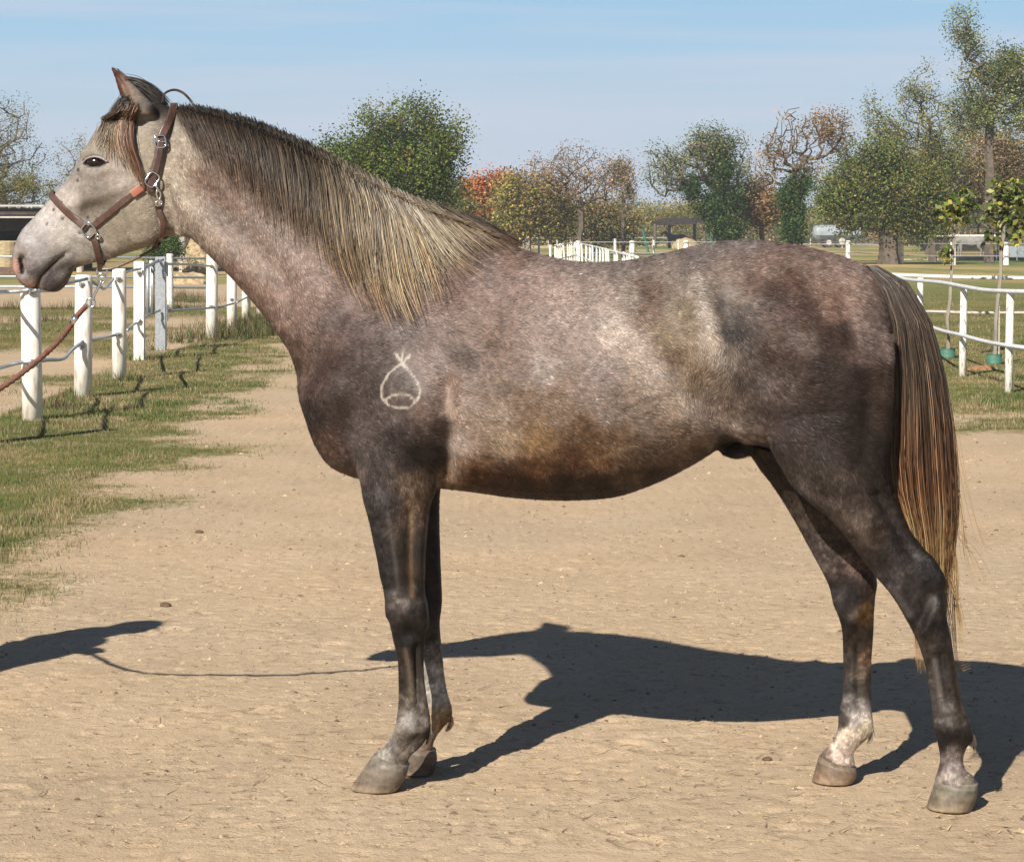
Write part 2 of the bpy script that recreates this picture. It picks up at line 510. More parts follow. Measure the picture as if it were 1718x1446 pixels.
def grass_color(P, seed):
    r = np.random.default_rng(seed)
    a = noise(P, .8, 61, 3) + (noise(P, 4.5, 62, 2) - .5) * .95 + .03 + r.normal(0, .15, len(P))
    green, olive, straw, brown = V3(.085, .14, .03), V3(.17, .165, .065), V3(.36, .29, .16), V3(.22, .14, .08)
    t = np.clip((a - .41) / .13, 0, 1)[:, None]; c = green * (1 - t) + olive * t
    t = np.clip((a - .53) / .12, 0, 1)[:, None]; c = c * (1 - t) + straw * t
    k = (r.random(len(P)) < .10)[:, None]; c = np.where(k, brown, c)
    return c * np.exp(r.normal(0, .22, len(P)))[:, None]
Vs, Cs = [], []
for (x0, x1, y0, y1, n_, sc, sdn) in ((-4.6, -1.6, 8.5, 20, 150000, 1.0, 1), (-5.6, -2.2, 19, 34, 90000, 1.4, 2), (-14, -4.3, 20, 47, 90000, 1.6, 3),
                                     (-9, -2.6, 34, 60, 30000, 2.0, 4), (2.6, 9.5, 18.2, 32, 150000, 1.3, 5), (3, 18, 31, 60, 70000, 1.8, 6)):
    P = scatter(x0, x1, y0, y1, n_, sdn)
    r = np.random.default_rng(sdn + 50)
    g = grassiness(P); keep = r.random(n_) < np.clip((g - .05) * 1.3, 0, 1) ** 1.6
    P = P[keep]; k = len(P)
    c = grass_color(P, sdn)
    if sdn == 3: c = c * .5 + V3(.24, .17, .07) * .5
    tall = 1 + 1.3 * np.clip((noise(P, 1.5, 63, 2) - .5) * 4, 0, 1)
    h = r.uniform(.012, .034, k) * tall * (sc ** .6)
    V, cc = blades(P, h, r.uniform(.0016, .0032, k) * sc, c, .75, sdn)
    Vs.append(V); Cs.append(cc)
GVV = np.vstack(Vs)
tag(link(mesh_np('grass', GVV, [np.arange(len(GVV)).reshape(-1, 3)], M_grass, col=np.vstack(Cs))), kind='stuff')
print('GRASS', len(GVV) // 3)
# taller weeds: along the fence foot and in the paddock
Vs, Cs = [], []
r = np.random.default_rng(77)
spots = [gp(*p) for p in ((88,690),(95,684),(120,672),(110,690),(205,640),(178,650),(232,606),(262,588),(300,574),(338,568),(372,562),(384,552),(400,548),(412,548),(425,552),(440,550),(455,556),(470,560),(396,570),(420,565),(445,545),(462,548),(300,500),(285,520),(310,505),(330,508),(120,520),(20,520),(60,540),(310,520),(290,505))]
for sp_ in spots:
    big = sp_[1] > 33
    k = 240 if big else 60
    P = sp_[:2] + r.normal(0, .30 if big else .1, (k, 2))
    c = np.where(r.random((k, 1)) < .5, V3(.10, .13, .04), V3(.16, .11, .06)) * np.exp(r.normal(0, .3, k))[:, None]
    V, cc = blades(P, r.uniform(.08, .34 if big else .16, k), r.uniform(.003, .008, k), c, .6, int(sp_[0] * 1000) % 999)
    Vs.append(V); Cs.append(cc)
WV = np.vstack(Vs)
tag(link(mesh_np('weeds', WV, [np.arange(len(WV)).reshape(-1, 3)], M_grass, col=np.vstack(Cs))), kind='stuff')

# crumbs of soil, straw and twigs lying on the dirt
r = np.random.default_rng(5)
Vs, Fs_, Cs, nV = [], [], [], 0
P = scatter(-3.2, 4.6, 5.9, 22, 16000, 91)
P = P[grassiness(P) < .45]
cl = []
for p in P:
    s_ = r.uniform(.0022, .007) * (2.2 if r.random() < .05 else 1) * (p[1] / 8) ** .5
    base = np.array([[1, 0, -.3], [.3, .9, -.3], [-.8, .6, -.3], [-.8, -.6, -.3], [.3, -.9, -.3], [.1, .1, .75]]) * (1 + r.normal(0, .25, (6, 3)))
    a_ = r.uniform(0, 6.28); R = np.array([[math.cos(a_), -math.sin(a_), 0], [math.sin(a_), math.cos(a_), 0], [0, 0, 1]])
    Vs.append(base @ R.T * s_ * np.array([1.3, 1, .8]) + np.array([p[0], p[1], 0])); 
    Fs_.append(np.array([[0, 1, 5], [1, 2, 5], [2, 3, 5], [3, 4, 5], [4, 0, 5]]) + nV); nV += 6
    dk = r.random()
    c = V3(.38, .29, .19) * r.uniform(.55, 1.1) if dk > .22 else V3(.12, .08, .055)
    Cs.append(np.tile(c, (6, 1)))
CV = np.vstack(Vs); CV[:, 2] += height(CV[:, :2])
tag(link(mesh_np('soil_crumbs', CV, [np.vstack(Fs_)], attr_mat('crumbs', rough=.95, spec=.1), col=np.vstack(Cs))), kind='stuff')
Vs, Cs = [], []
P = scatter(-3.2, 4.6, 5.9, 24, 9000, 92); P = P[grassiness(P) < .6]
for p in P:
    a_ = r.normal(0, .7); ln = r.choice([.02, .035, .06, .13], p=[.40, .34, .19, .07]) * r.uniform(.7, 1.3); w_ = r.uniform(.0008, .0026)
    d_ = V3(math.cos(a_), math.sin(a_), 0); s_ = V3(-d_[1], d_[0], 0) * w_; q0 = V3(p[0], p[1], height(p[None])[0] + .004); 
    Vs += [q0 - s_, q0 + s_, q0 + d_ * ln + V3(0, 0, r.uniform(0, .005))]
    Cs += [V3(.58, .42, .22) * r.uniform(.6, 1.1) if r.random() < .35 else V3(.12, .08, .055)] * 3
tag(link(mesh_np('straw_litter', np.array(Vs), [np.arange(len(Vs)).reshape(-1, 3)], attr_mat('litter', rough=.8, spec=.2), col=np.array(Cs))), kind='stuff')
M_dung = simple_mat('dried_dung', (.10, .065, .04), rough=.95, var=.5, scale=60, bump=.8)
def clod(u, v, s_, label):
    p = gp(u, v); rr = np.random.default_rng(int(u)); V, Fs = ball((0, 0, 0), (s_ * 1.25, s_, s_ * .62), 14, 9)
    V = V * (1 + (noise(V, 60, int(u), 2) - .5)[:, None] * .6) + p + V3(0, 0, s_ * .35)
    e = link(mesh_np('dung_clod', V - p, Fs, M_dung, smooth=True)); e.location = p
    tag(e, label, 'dung', 'dry dung clods on the path')
clod(277, 1018, .020, 'dark oval dung clod on the dirt just above the arm shadow tip')
clod(334, 894, .017, 'small round dung clod on the dirt near the grass edge, below the neck')
clod(1287, 1275, .011, 'tiny dark dung clod on the dirt left of the white hind foot')

# ================================================================== TREES
PAL = dict(green=[(.055,.085,.018),(.08,.115,.025),(.11,.14,.03),(.03,.05,.012)], dark=[(.022,.04,.012),(.035,.06,.018),(.05,.08,.02)],
           ivy=[(.02,.042,.012),(.03,.062,.016),(.05,.095,.02)], olive=[(.11,.11,.03),(.15,.13,.04),(.08,.085,.025),(.18,.14,.045)],
           yellow=[(.27,.22,.045),(.22,.19,.05),(.16,.16,.045)], brown=[(.17,.095,.04),(.23,.13,.06),(.12,.07,.035),(.28,.17,.08)],
           red=[(.30,.10,.035),(.36,.13,.045),(.20,.08,.035)], rust=[(.22,.14,.07),(.17,.12,.06),(.13,.10,.045)], grey=[(.14,.14,.07),(.10,.12,.05),(.17,.14,.09)], silver=[(.15,.165,.065),(.11,.13,.045),(.18,.18,.075)])
def foliage(C, n_per, spread, size, pals, seed, weights=None, elong=1.5):
    """leaf faces around clump centres C"""
    r = np.random.default_rng(seed); k = len(C) * n_per
    c = np.repeat(C, n_per, 0) + r.normal(0, spread, (k, 3))
    a = r.normal(0, 1, (k, 3)); a[:, 2] *= .7; a /= np.linalg.norm(a, axis=1)[:, None]
    b = np.cross(a, r.normal(0, 1, (k, 3))); b /= np.linalg.norm(b, axis=1)[:, None]
    s = size * r.uniform(.55, 1.35, (k, 1))
    V = np.stack([c - a * s * elong * .5, c + b * s * .42 - a * s * .05, c + a * s * elong * .5, c - b * s * .42 - a * s * .05], 1).reshape(-1, 3)
    P = np.array([q for p in pals for q in PAL[p]]); w = None
    if weights is not None:
        w = np.concatenate([[ww / len(PAL[p])] * len(PAL[p]) for p, ww in zip(pals, weights)]); w = w / w.sum()
    pc = r.choice(len(P), len(C), p=w); pick = np.where(r.random(k) < .8, np.repeat(pc, n_per), r.choice(len(P), k, p=w))
    col = 1.35 * P[pick] * np.exp(r.normal(0, .17, (k, 1)) + np.repeat(r.normal(0, .32, len(C)), n_per)[:, None])
    return V, np.arange(k * 4).reshape(-1, 4), np.repeat(np.clip(col, .005, .7), 4, 0)

def skeleton(base, tips, rtrunk, seed, trunk_top, wig=.12, gamma=.48):
    """branches: every tip joins the nearest lower node; radii by the pipe model"""
    r = np.random.default_rng(seed)
    nodes = [base]; par = [-1]
    steps = 7
    for i in range(1, steps + 1):
        t = i / steps
        nodes.append(base + (trunk_top - base) * t + r.normal(0, wig * .25, 3) * np.array([1, 1, 0]) * math.sin(t * 3)); par.append(i - 1)
    order = np.argsort(np.linalg.norm(tips - trunk_top, axis=1))
    H = np.linalg.norm(trunk_top - base)
    for ti_ in order:
        tpt = tips[ti_]; A = np.array(nodes)
        d = np.linalg.norm(A - tpt, axis=1) + np.clip(A[:, 2] - tpt[2] + .15 * np.linalg.norm(A[:, :2] - tpt[:2], axis=1), 0, None) * 1.3
        d[:3] += H
        j = int(np.argmin(d)); p = A[j]; L_ = np.linalg.norm(tpt - p)
        m_ = max(1, min(4, int(L_ / (.10 * H + .05)))); prev = j
        for q in range(1, m_ + 1):
            t = q / m_; pt = p + (tpt - p) * t + r.normal(0, wig * L_ * .25, 3) * math.sin(t * math.pi) + np.array([0, 0, -.08 * L_ * math.sin(t * math.pi)])
            nodes.append(pt); par.append(prev); prev = len(nodes) - 1
    A = np.array(nodes); par = np.array(par); cnt = np.zeros(len(A)); haschild = np.zeros(len(A), bool); haschild[par[1:]] = True
    cnt[~haschild] = 1
    for i in range(len(A) - 1, 0, -1): cnt[par[i]] += cnt[i]
    R = rtrunk * (cnt / cnt[0]) ** gamma
    R[0] *= 1.25
    a_, b_ = A[par[1:]], A[1:]; ra = np.minimum(R[par[1:]], R[1:] * 1.5); rb = R[1:]
    n_ = 5; T = b_ - a_; T /= np.linalg.norm(T, axis=1)[:, None] + 1e-9
    X = np.cross(T, np.where(np.abs(T[:, 2:3]) < .9, [[0, 0, 1.]], [[1., 0, 0]])); X /= np.linalg.norm(X, axis=1)[:, None]; Y = np.cross(T, X)
    an = np.arange(n_) / n_ * 2 * np.pi; cs, sn = np.cos(an)[None, :, None], np.sin(an)[None, :, None]
    ring = lambda P_, R_: P_[:, None] + R_[:, None, None] * (cs * X[:, None] + sn * Y[:, None])
    V = np.concatenate([ring(a_, ra), ring(b_ + T * rb[:, None] * .3, rb)], 1).reshape(-1, 3)
    i = np.arange(len(a_))[:, None] * 2 * n_; q = np.arange(n_)[None]; q2 = (q + 1) % n_
    return V, [np.stack([i + q, i + q2, i + n_ + q2, i + n_ + q], -1).reshape(-1, 4)]

def blob_pts(blobs, D, n_, seed, surf=.5, dscale=1.0):
    r = np.random.default_rng(seed); area = np.array([b[2] * b[3] * (b[4] if len(b) > 4 else 1) for b in blobs], float)
    k = r.choice(len(blobs), n_, p=area / area.sum()); out = []
    for i in k:
        b = blobs[i]; d = r.normal(0, 1, 3); d /= np.linalg.norm(d); rad = r.random() ** (1 / 3 if r.random() < surf else 1 / 1.6)
        c = px(b[0], b[1], D); s = D / F
        out.append(c + d * rad * np.array([b[2] * s, (b[2] + b[3]) / 2 * s * dscale, b[3] * s]))
    return np.array(out)

def tree(name, label, D, bu, blobs, pals, seed, tips=150, n_per=40, size=.16, spread=.35, rt=.18, top=None, bark=None, weights=None, cat='tree', group='trees beyond the paddocks', twigs=0, wig=.12, ivy=None, basev=None):
    base = px(bu, 0, D); base[2] = 0
    e = empty(name, base, label, cat, group)
    T = blob_pts(blobs, D, tips, seed)
    T = T[T[:, 2] > .3]
    tt = px(*top, D) if top else np.array([T[:, 0].mean(), D, T[:, 2].mean()])
    V, Fs = skeleton(base, T, rt, seed, tt, wig)
    part('trunk', V, Fs, bark or M_bark, e)
    bare = np.random.default_rng(seed).random(len(T)) < twigs
    n_per = int(n_per * 2.2); size = size * .53; spread = spread * .82
    V, Q, C = foliage(T[~bare], n_per, spread, size, pals, seed, weights)
    part('crown', V, [Q], M_leaf, e, col=C)
    if ivy:
        I = blob_pts(ivy, D - .4, 34 * len(ivy), seed + 5)
        I = I[I[:, 2] > .1]
        V, Q, C = foliage(I, 80, .26, .095, ['ivy', 'dark', 'olive'], seed + 6, [5, 3, .7])
        part('ivy', V, [Q], M_leaf, e, col=C)
    return e
TG = 'trees beyond the paddocks'
tree('field_maple', 'sparse grey-green tree at the far left edge above the shelter roof', 114, 20, [(15,235,68,70),(-30,220,60,75),(40,300,48,30)], ['grey','green'], 1, 210, 26, .11, .30, .16, (0,300), weights=[2,1], twigs=.1, group=TG)
tree('shrub', 'leafy green and rust shrub at the left edge behind the shelter roof', 108, 10, [(0,320,50,36),(50,318,42,26),(-50,310,40,40)], ['green','olive','rust'], 2, 120, 60, .10, .26, .10, (10,340), cat='shrub', weights=[3,3,1])
tree('young_tree', 'thin sparse young tree just left of the horse forehead', 110, 118, [(112,285,20,32,1),(100,250,12,16,.5),(135,262,16,40,1),(95,320,22,20)], ['grey','brown'], 3, 60, 16, .09, .22, .06, (118,300), weights=[2,1])
tree('maple_tree', 'round green bushy tree with a ragged top behind the mane', 88, 665, [(660,300,84,58,2.6),(596,266,62,34,.7),(662,212,80,40,.5),(742,240,40,56,.5),(735,318,48,36,.5),(556,252,24,26,.25),(690,170,40,18,.15)], ['green','olive'], 4, 560, 60, .145, .36, .25, (665,300), weights=[4,1], group=TG)
tree('red_maple', 'bright orange-red autumn tree low beside the rounded green tree', 150, 805, [(802,322,26,26,1),(842,312,28,18,1),(822,340,40,30)], ['red'], 5, 130, 46, .26, .5, .2, (820,345), group=TG)
tree('hedge_tree', 'dark green ivy-hung tree below the orange-red one', 146, 780, [(775,352,22,28),(855,350,20,40,1),(850,385,26,22)], ['dark','olive'], 6, 120, 46, .24, .5, .2, (800,370), weights=[1,2], group=TG)
tree('oak_tree', 'golden olive tree with a pale trunk beside the orange-red tree', 142, 886, [(890,345,42,38,2),(860,325,30,24),(930,350,30,36)], ['olive','yellow','rust'], 7, 220, 50, .24, .55, .22, (886,370), M_palebark, weights=[2,1,1], group=TG)
tree('bare_tree', 'nearly leafless spreading tree with thin pinkish twigs, left of the open shelter', 138, 972, [(970,290,62,52,2),(915,290,42,32,1),(1020,300,40,40,1),(1045,290,18,34,.5)], ['rust','brown'], 8, 420, 7, .17, .35, .17, (975,345), None, weights=[1,1], twigs=.3, wig=.2, group=TG)
tree('thin_tree', 'narrow half-bare brown-leaved tree right of the leafless spreading tree', 144, 1046, [(1045,290,20,36,1),(1052,330,16,26,.7)], ['rust','grey'], 9, 90, 16, .18, .35, .13, (1046,350), twigs=.2, wig=.2, group=TG)
tree('bushy_tree', 'brown and olive bushy tree under the leafless spreading one', 156, 1000, [(940,375,46,26),(1005,370,48,32),(1040,378,34,26)], ['olive','rust','dark'], 10, 200, 50, .24, .6, .2, (1000,385), weights=[2,2,1], group=TG)
tree('ivy_tree', 'thin grey-green tree with ivy columns above the open shelter', 132, 1205, [(1180,260,60,44,1.2),(1120,290,40,42,.9),(1205,240,50,30,.9),(1240,285,30,34,.7),(1105,262,24,22,.4)], ['grey','green','silver'], 11, 330, 17, .17, .38, .26, (1200,330), weights=[2,2,1], twigs=.12, group=TG,
     ivy=[(1212,290,16,32),(1205,335,20,26),(1226,385,24,24),(1163,314,12,20),(1182,346,14,16),(1238,330,11,24),(1215,252,9,18),(1198,372,12,18)])
tree('yellow_bush', 'low yellow-green autumn bush above the shelter roof', 246, 1120, [(1090,362,30,16),(1130,362,40,18),(1160,358,30,18)], ['yellow','olive'], 12, 110, 46, .25, .6, .12, (1120,380), cat='bush', weights=[2,1])
tree('brown_bush', 'tawny brown-leaved tree between the ivy tree and the twisted willow', 134, 1278, [(1278,350,38,30,1.5),(1262,320,22,18,.6)], ['brown','rust'], 13, 130, 36, .22, .45, .16, (1278,370), weights=[2,1], group=TG)
tree('twisted_willow', 'twisted half-bare willow with a dark ivy-clad trunk left of the tanker', 118, 1330, [(1330,232,50,56,1.4),(1300,262,34,34,.8),(1390,222,48,42,1),(1410,290,24,40,.5),(1290,300,26,26,.6),(1350,280,40,30,.6)], ['brown','grey'], 14, 300, 18, .15, .30, .2, (1332,290), M_bark, weights=[2,1], twigs=.45, wig=.42, group=TG,
     ivy=[(1328,386,13,24),(1330,352,10,22),(1332,318,8,20),(1347,306,7,15),(1319,330,6,16)])
tree('lime_tree', 'large dense green tree right of the tanker with a thick dark trunk', 112, 1492, [(1440,330,62,58,2),(1520,330,62,60,2),(1470,270,60,34,1),(1395,340,26,36,.8),(1555,360,34,44,1)], ['green','olive','yellow'], 15, 520, 50, .17, .46, .5, (1492,340), weights=[4,3,.6], group=TG)
tree('poplar', 'mid-height poplar with a bare grey tip right of the twisted willow', 122, 1565, [(1560,200,40,54,1),(1540,160,34,36,.5),(1575,270,44,44,1.2),(1500,230,34,44,.8),(1465,205,16,42,.4),(1560,110,10,42,.16)], ['silver','olive','green'], 16, 380, 22, .16, .36, .2, (1562,220), None, weights=[2,2,1], twigs=.22, group=TG)
tree('poplar', 'tallest poplar at the right edge of the picture', 116, 1660, [(1650,130,48,50,1.1),(1620,60,30,48,.8),(1690,120,44,46,1.1),(1640,190,60,40,1),(1720,160,50,80,1),(1600,30,14,24,.2)], ['silver','green','olive'], 17, 520, 26, .15, .36, .24, (1662,170), None, weights=[2,2,1], twigs=.12, group=TG)
tree('copper_tree', 'reddish brown leafy tree at the right edge below the tallest poplar', 128, 1680, [(1680,270,60,50,1.3),(1640,310,56,44,1),(1720,320,50,60)], ['rust','olive'], 18, 330, 44, .18, .5, .25, (1680,330), weights=[3,1], group=TG)
tree('birch_tree', 'loose yellow-green tree filling the gap between the two poplars', 160, 1556, [(1600,260,46,56,1),(1560,300,44,50,1),(1630,220,34,44,.6),(1520,290,40,40,.7)], ['silver','olive','yellow'], 28, 300, 30, .16, .45, .2, (1600,300), weights=[3,3,.8], group=TG)
tree('hawthorn', 'dark green thicket tree beside the grey horse at the right', 152, 1576, [(1572,374,26,26),(1606,345,36,36),(1550,385,22,18)], ['green','dark','olive'], 19, 150, 40, .15, .38, .14, (1590,385), weights=[2,1,1], group=TG)
# far-off wood that closes the horizon
r = np.random.default_rng(55)
C = []
for _ in range(7500):
    u = r.uniform(-900, 2900); D = r.uniform(262, 345); x = (u - CX) / F * D
    top = 2.4 + 2.8 * noise(np.array([[x * .05, 0]]), 1, 81, 3)[0] + .8 * noise(np.array([[x * .5, 3]]), 1, 82, 1)[0]
    C.append([x, D, r.uniform(0, top)])
C = np.array(C); 
for lo, hi in ((0, 1),):
    V, Q, Cc = foliage(C, 52, .95, .28, ['olive','rust','dark','brown'], 56, [3, 3, 2, 1])
    tag(link(mesh_np('woodland', V, [Q], M_leaf, col=Cc)), kind='stuff')

# saplings in green guards in the right-hand paddock
def sapling(label, u, vb, blobs, seed, stake=None, leaf=60):
    g0 = gp(u, vb); D = g0[1]; e = empty('sapling', g0, label, 'sapling', 'young saplings in green guards')
    ttop = px(blobs[0][0], blobs[0][1], D)
    T = blob_pts(blobs, D, leaf, seed, dscale=.8)
    V, Fs = skeleton(g0, T, .022, seed, ttop - V3(0, 0, .15), .06); part('trunk', V, Fs, M_palebark, e)
    V, Q, C = foliage(T, 5, .05, .075, ['green','yellow','silver'], seed, [4, 1.6, 1], elong=1.15); part('crown', V, [Q], M_leaf, e, col=C)
    gm = simple_mat('green_guard', (.04, .125, .085), rough=.6)
    V, Fs = tube([g0 + V3(0, 0, z) for z in (0, .05, .051, .09, .091, .13)], [.085, .095, .088, .098, .090, .10], 16, cap=False); part('trunk_guard', V, Fs, gm, e, smooth=True)
    if stake: part('stake', *tube([g0 + V3(.06, .02, 0), g0 + V3(.08, .02, stake)], .009, 6), M_greywood, e)
    return e
sapling('young sapling with large yellowing leaves standing at the right edge in a green guard', 1668, 612, [(1686,335,34,36,1.6),(1700,380,26,30,.8),(1655,360,18,24,.5),(1668,400,12,26,.4)], 1, 1.9, 120)
sapling('slender sapling in a green guard just right of the horse tail', 1590, 602, [(1602,352,26,26,1),(1625,330,18,18,.6),(1590,420,12,30,.4)], 2, None, 60)
e = gp(1645, 622); V, Fs = ball((0, 0, 0), (.19, .14, .06), 18, 9); V = V * (1 + (noise(V, 14, 6, 3) - .5)[:, None] * .7)
o = link(mesh_np('earth_heap', V, Fs, simple_mat('red_soil', (.24, .12, .06), rough=.95, var=.5, scale=30, bump=1))); o.location = e; tag(o, 'small heap of reddish soil and cut stems beside the sapling guard', 'soil heap')

# ================================================================== FENCES
def rnd_post(P, h, r_, lean=(0, 0), n=14, square=False):
    top = P + V3(lean[0], lean[1], h)
    if square: return box(P + V3(0, 0, h / 2), (2 * r_, 2 * r_, h))
    return tube([P - V3(0, 0, .1), P + (top - P) * .5, P + (top - P) * .97, top], [r_, r_ * .97, r_ * .95, r_ * .86], n)
# left: stout white posts with bent steel pipes
F1 = empty('paddock_fence', gp(54, 708), 'white round-post fence with two bent steel pipe rails running away on the left', 'fence')
posts1 = [(-28,748,.086,1.12), (55,708,.088,1.12), (139,668,.088,1.19), (200,638,.080,1.21), (234,606,.062,1.24), (355,570,.090,1.30), (389,553,.085,1.27), (413,536,.085,1.25), (437,527,.080,1.22), (455,520,.08,1.22)]
PP = []
for i, (u, v, r_, h) in enumerate(posts1):
    p = gp(u, v); PP.append(p)
    part('post', *rnd_post(p, h, r_, (-.02 if i == 1 else .005 * (i % 3), 0), 20, square=(i == 4)), M_white, F1, smooth=False if i == 4 else True)
def rail1(px_pts, r_=.017):
    part('rail', *tube(catmull([px(u, v, D) for u, v, D in px_pts], 4), r_, 8), M_galv, F1, smooth=True)
D_ = [p[1] for p in PP]
rail1([(-40,497,D_[0]-.1),(0,490,D_[1]-.3),(30,489,D_[1]-.12),(52,486,D_[1]-.10)]); rail1([(60,487,D_[1]-.1),(85,487,D_[2]-1),(108,477,D_[2]-.5),(146,468,D_[2]-.1)])
rail1([(150,470,D_[2]),(168,481,D_[2]+.5),(176,484,D_[3]-.6),(190,468,D_[3]-.1)]); rail1([(196,466,D_[3]),(214,456,D_[4]-.8),(236,451,D_[4]-.1)]); rail1([(238,450,D_[4]),(250,444,30.2),(274,436,30.6)])
rail1([(-40,628,D_[0]-.1),(0,617,D_[1]-.4),(30,609,D_[1]-.12),(56,606,D_[1]-.1)]); rail1([(60,608,D_[1]),(78,604,D_[1]+.6),(106,602,D_[2]-.9),(120,588,D_[2]-.3),(139,573,D_[2]-.1)])
rail1([(150,572,D_[2]),(176,566,D_[3]-.5),(194,562,D_[3]-.1)]); rail1([(214,554,D_[3]+.6),(222,546,D_[4]-.4),(236,537,D_[4]-.08)]); rail1([(240,535,D_[4]),(252,527,30.2),(268,521,30.6)])
for a, b_, c_ in (((280,443,30.8),(320,444,32.5),(357,447,33.7)), ((280,522,30.8),(320,519,32.4),(360,516,33.7)), ((366,516,33.8),(385,511,36.5),(392,509,36.9)), ((398,507,37.2),(408,502,41),(416,498,41.6)), ((418,499,42),(430,496,45),(440,494,46)), ((366,449,33.9),(385,446,36.6),(440,441,46))):
    rail1([a, b_, c_])
for i in (1, 2, 3, 4, 5, 6, 7):                       # collars where the pipes are bolted on
    for z in ((.50, 1.10) if i < 6 else (.5,)):
        part('bracket', *tube([PP[i] + V3(-.01, -.105, z), PP[i] + V3(.02, -.075, z)], .022, 8), M_galv, F1)
# galvanised gate and its post
gpst = gp(270, 588)
G1 = empty('paddock_gate', gpst, 'grey steel gate of upright bars with its square post, among the white posts', 'gate')
part('gate_post', *box(gpst + V3(0, 0, .635), (.135, .12, 1.27)), M_galv, G1)
part('hinge', *tube([gpst + V3(.075, -.02, .40), gpst + V3(.075, -.02, .62)], .028, 8), M_galv, G1)
part('hinge', *tube([gpst + V3(.075, -.02, 1.00), gpst + V3(.075, -.02, 1.2)], .028, 8), M_galv, G1)
for u0, v0, v1 in ((248,446,531),(256,441,527)):
    part('gate_bar', *tube([px(u0, v0, 30.0), px(u0, v1, 30.0)], .026, 8), M_galv, G1, smooth=True)
part('gate_frame', *tube(catmull([px(240,451,29), px(256,443,30), px(266,437,30.6)], 3), .02, 8), M_galv, G1, smooth=True)
# rails of the fence across the paddock behind
F2 = empty('cross_fence', gp(285, 520), 'low grey three-pipe fence crossing behind the white posts on the left', 'fence')
for v in (431, 464, 481):
    part('rail', *tube([px(-400, v - (2 if v < 440 else 0), 46.8), px(130, v, 46.8), px(345, v + 3 if v < 440 else v + 2, 46.8)], .022, 8), M_galv, F2, smooth=True)
for u, h, mt in ((285, 1.16, M_wornwhite), (254, 1.02, M_wornwhite), (-140, 1.2, M_wornwhite), (-380, 1.2, M_wornwhite)):
    part('post', *rnd_post(gp(u, 520), h, .075 if u == 285 else .045, n=10), mt, F2)
# right: slim white posts with curved pale pipes
F3 = empty('round_pen_rail', gp(1614, 633), 'curved white pipe-and-post railing of the riding pen right of the tail', 'railing')
for u, v, h in ((1542, 600, 1.02), (1614.5, 633, .985), (1692, 660, 1.02), (1790, 672, 1.02)):
    p = gp(u, v); part('post', *rnd_post(p, h, .042 if u < 1700 else .04, (.02, 0), 12), M_wornwhite, F3, smooth=True)
d3 = lambda a: [px(u, v, D) for u, v, D in a]
M_pipe = simple_mat('pale_pipe', (.55, .56, .56), rough=.55, var=.25, scale=25)
part('rail', *tube(catmull(d3([(1440,458,34),(1490,463,31),(1530,470,28.8),(1577,474,26.6),(1616,481,24.8),(1652,487,23.6),(1692,489,22.5),(1760,490,21.8),(1860,492,21.4)]), 4), .024, 10), M_pipe, F3, smooth=True)
part('rail', *tube(catmull(d3([(1440,512,34),(1500,530,30),(1545,543,28.7),(1581,555,26.2),(1613,562.5,24.8),(1652,573,23.6),(1692,580,22.45),(1760,588,21.8),(1860,596,21.4)]), 4), .022, 10), M_pipe, F3, smooth=True)
F4 = empty('far_pen_rail', gp(1542, 590), 'straight white and weathered wooden rails of the pen far side, right of the tail', 'railing')
part('rail', *tube(catmull(d3([(1430,458,32),(1504,461.5,31),(1600,465,30.2),(1718,467,30),(1900,470,30)]), 4), .026, 8), M_wornwhite, F4, smooth=True)
part('rail', *tube(catmull(d3([(1430,520,32),(1566,523,30.4),(1640,525,30),(1718,525,30),(1900,526,30)]), 4), .02, 8), M_greywood, F4, smooth=True)
part('post', *rnd_post(gp(1780, 590), 1.05, .04), M_wornwhite, F4); part('post', *rnd_post(gp(1470, 592), 1.05, .04), M_wornwhite, F4)
# receding line of slim white posts behind the withers
F5 = empty('receding_fence', V3(2.9, 80, 0), 'tight row of slim white posts running into the distance behind the withers', 'fence')
r = np.random.default_rng(9); tops = []; mids = []
for i, t in enumerate(np.linspace(0, 1, 19)):
    u = 966 + 104 * t; vt = 406.5 + 23.5 * t ** 1.15; D = 0.46 * F / (vt - 390); D = min(D, 118)
    x = (u - CX) / F * D; p = V3(x, D, 0); h = 1.14
    part('post', *rnd_post(p, h, .034 * (1 if D < 80 else 1.35), (r.normal(0, .03), 0), 8), M_white, F5)
    tops.append(p + V3(0, -.05, h - .03)); mids.append(p + V3(0, -.05, .55))
part('rail', *tube(tops, .028, 6), M_pipe, F5); part('rail', *tube(mids, .03, 6), M_pipe, F5)
F6 = empty('pen_corner_fence', V3(1.9, 88, 0), 'cluster of overlapping white posts where the pen curves, left of the receding row', 'fence')
tops = []; mids = []
for i, t in enumerate(np.linspace(0, 1, 13)):
    u = 923 + 44 * t + r.normal(0, .8); D = 84 + 26 * t; p = V3((u - CX) / F * D, D, 0)
    part('post', *rnd_post(p, 1.12, .05, (r.normal(0, .06), 0), 8), M_wornwhite, F6); tops.append(p + V3(0, -.05, 1.08)); mids.append(p + V3(0, -.05, .5))
part('rail', *tube(tops, .03, 6), M_pipe, F6); part('rail', *tube(mids, .03, 6), M_pipe, F6)
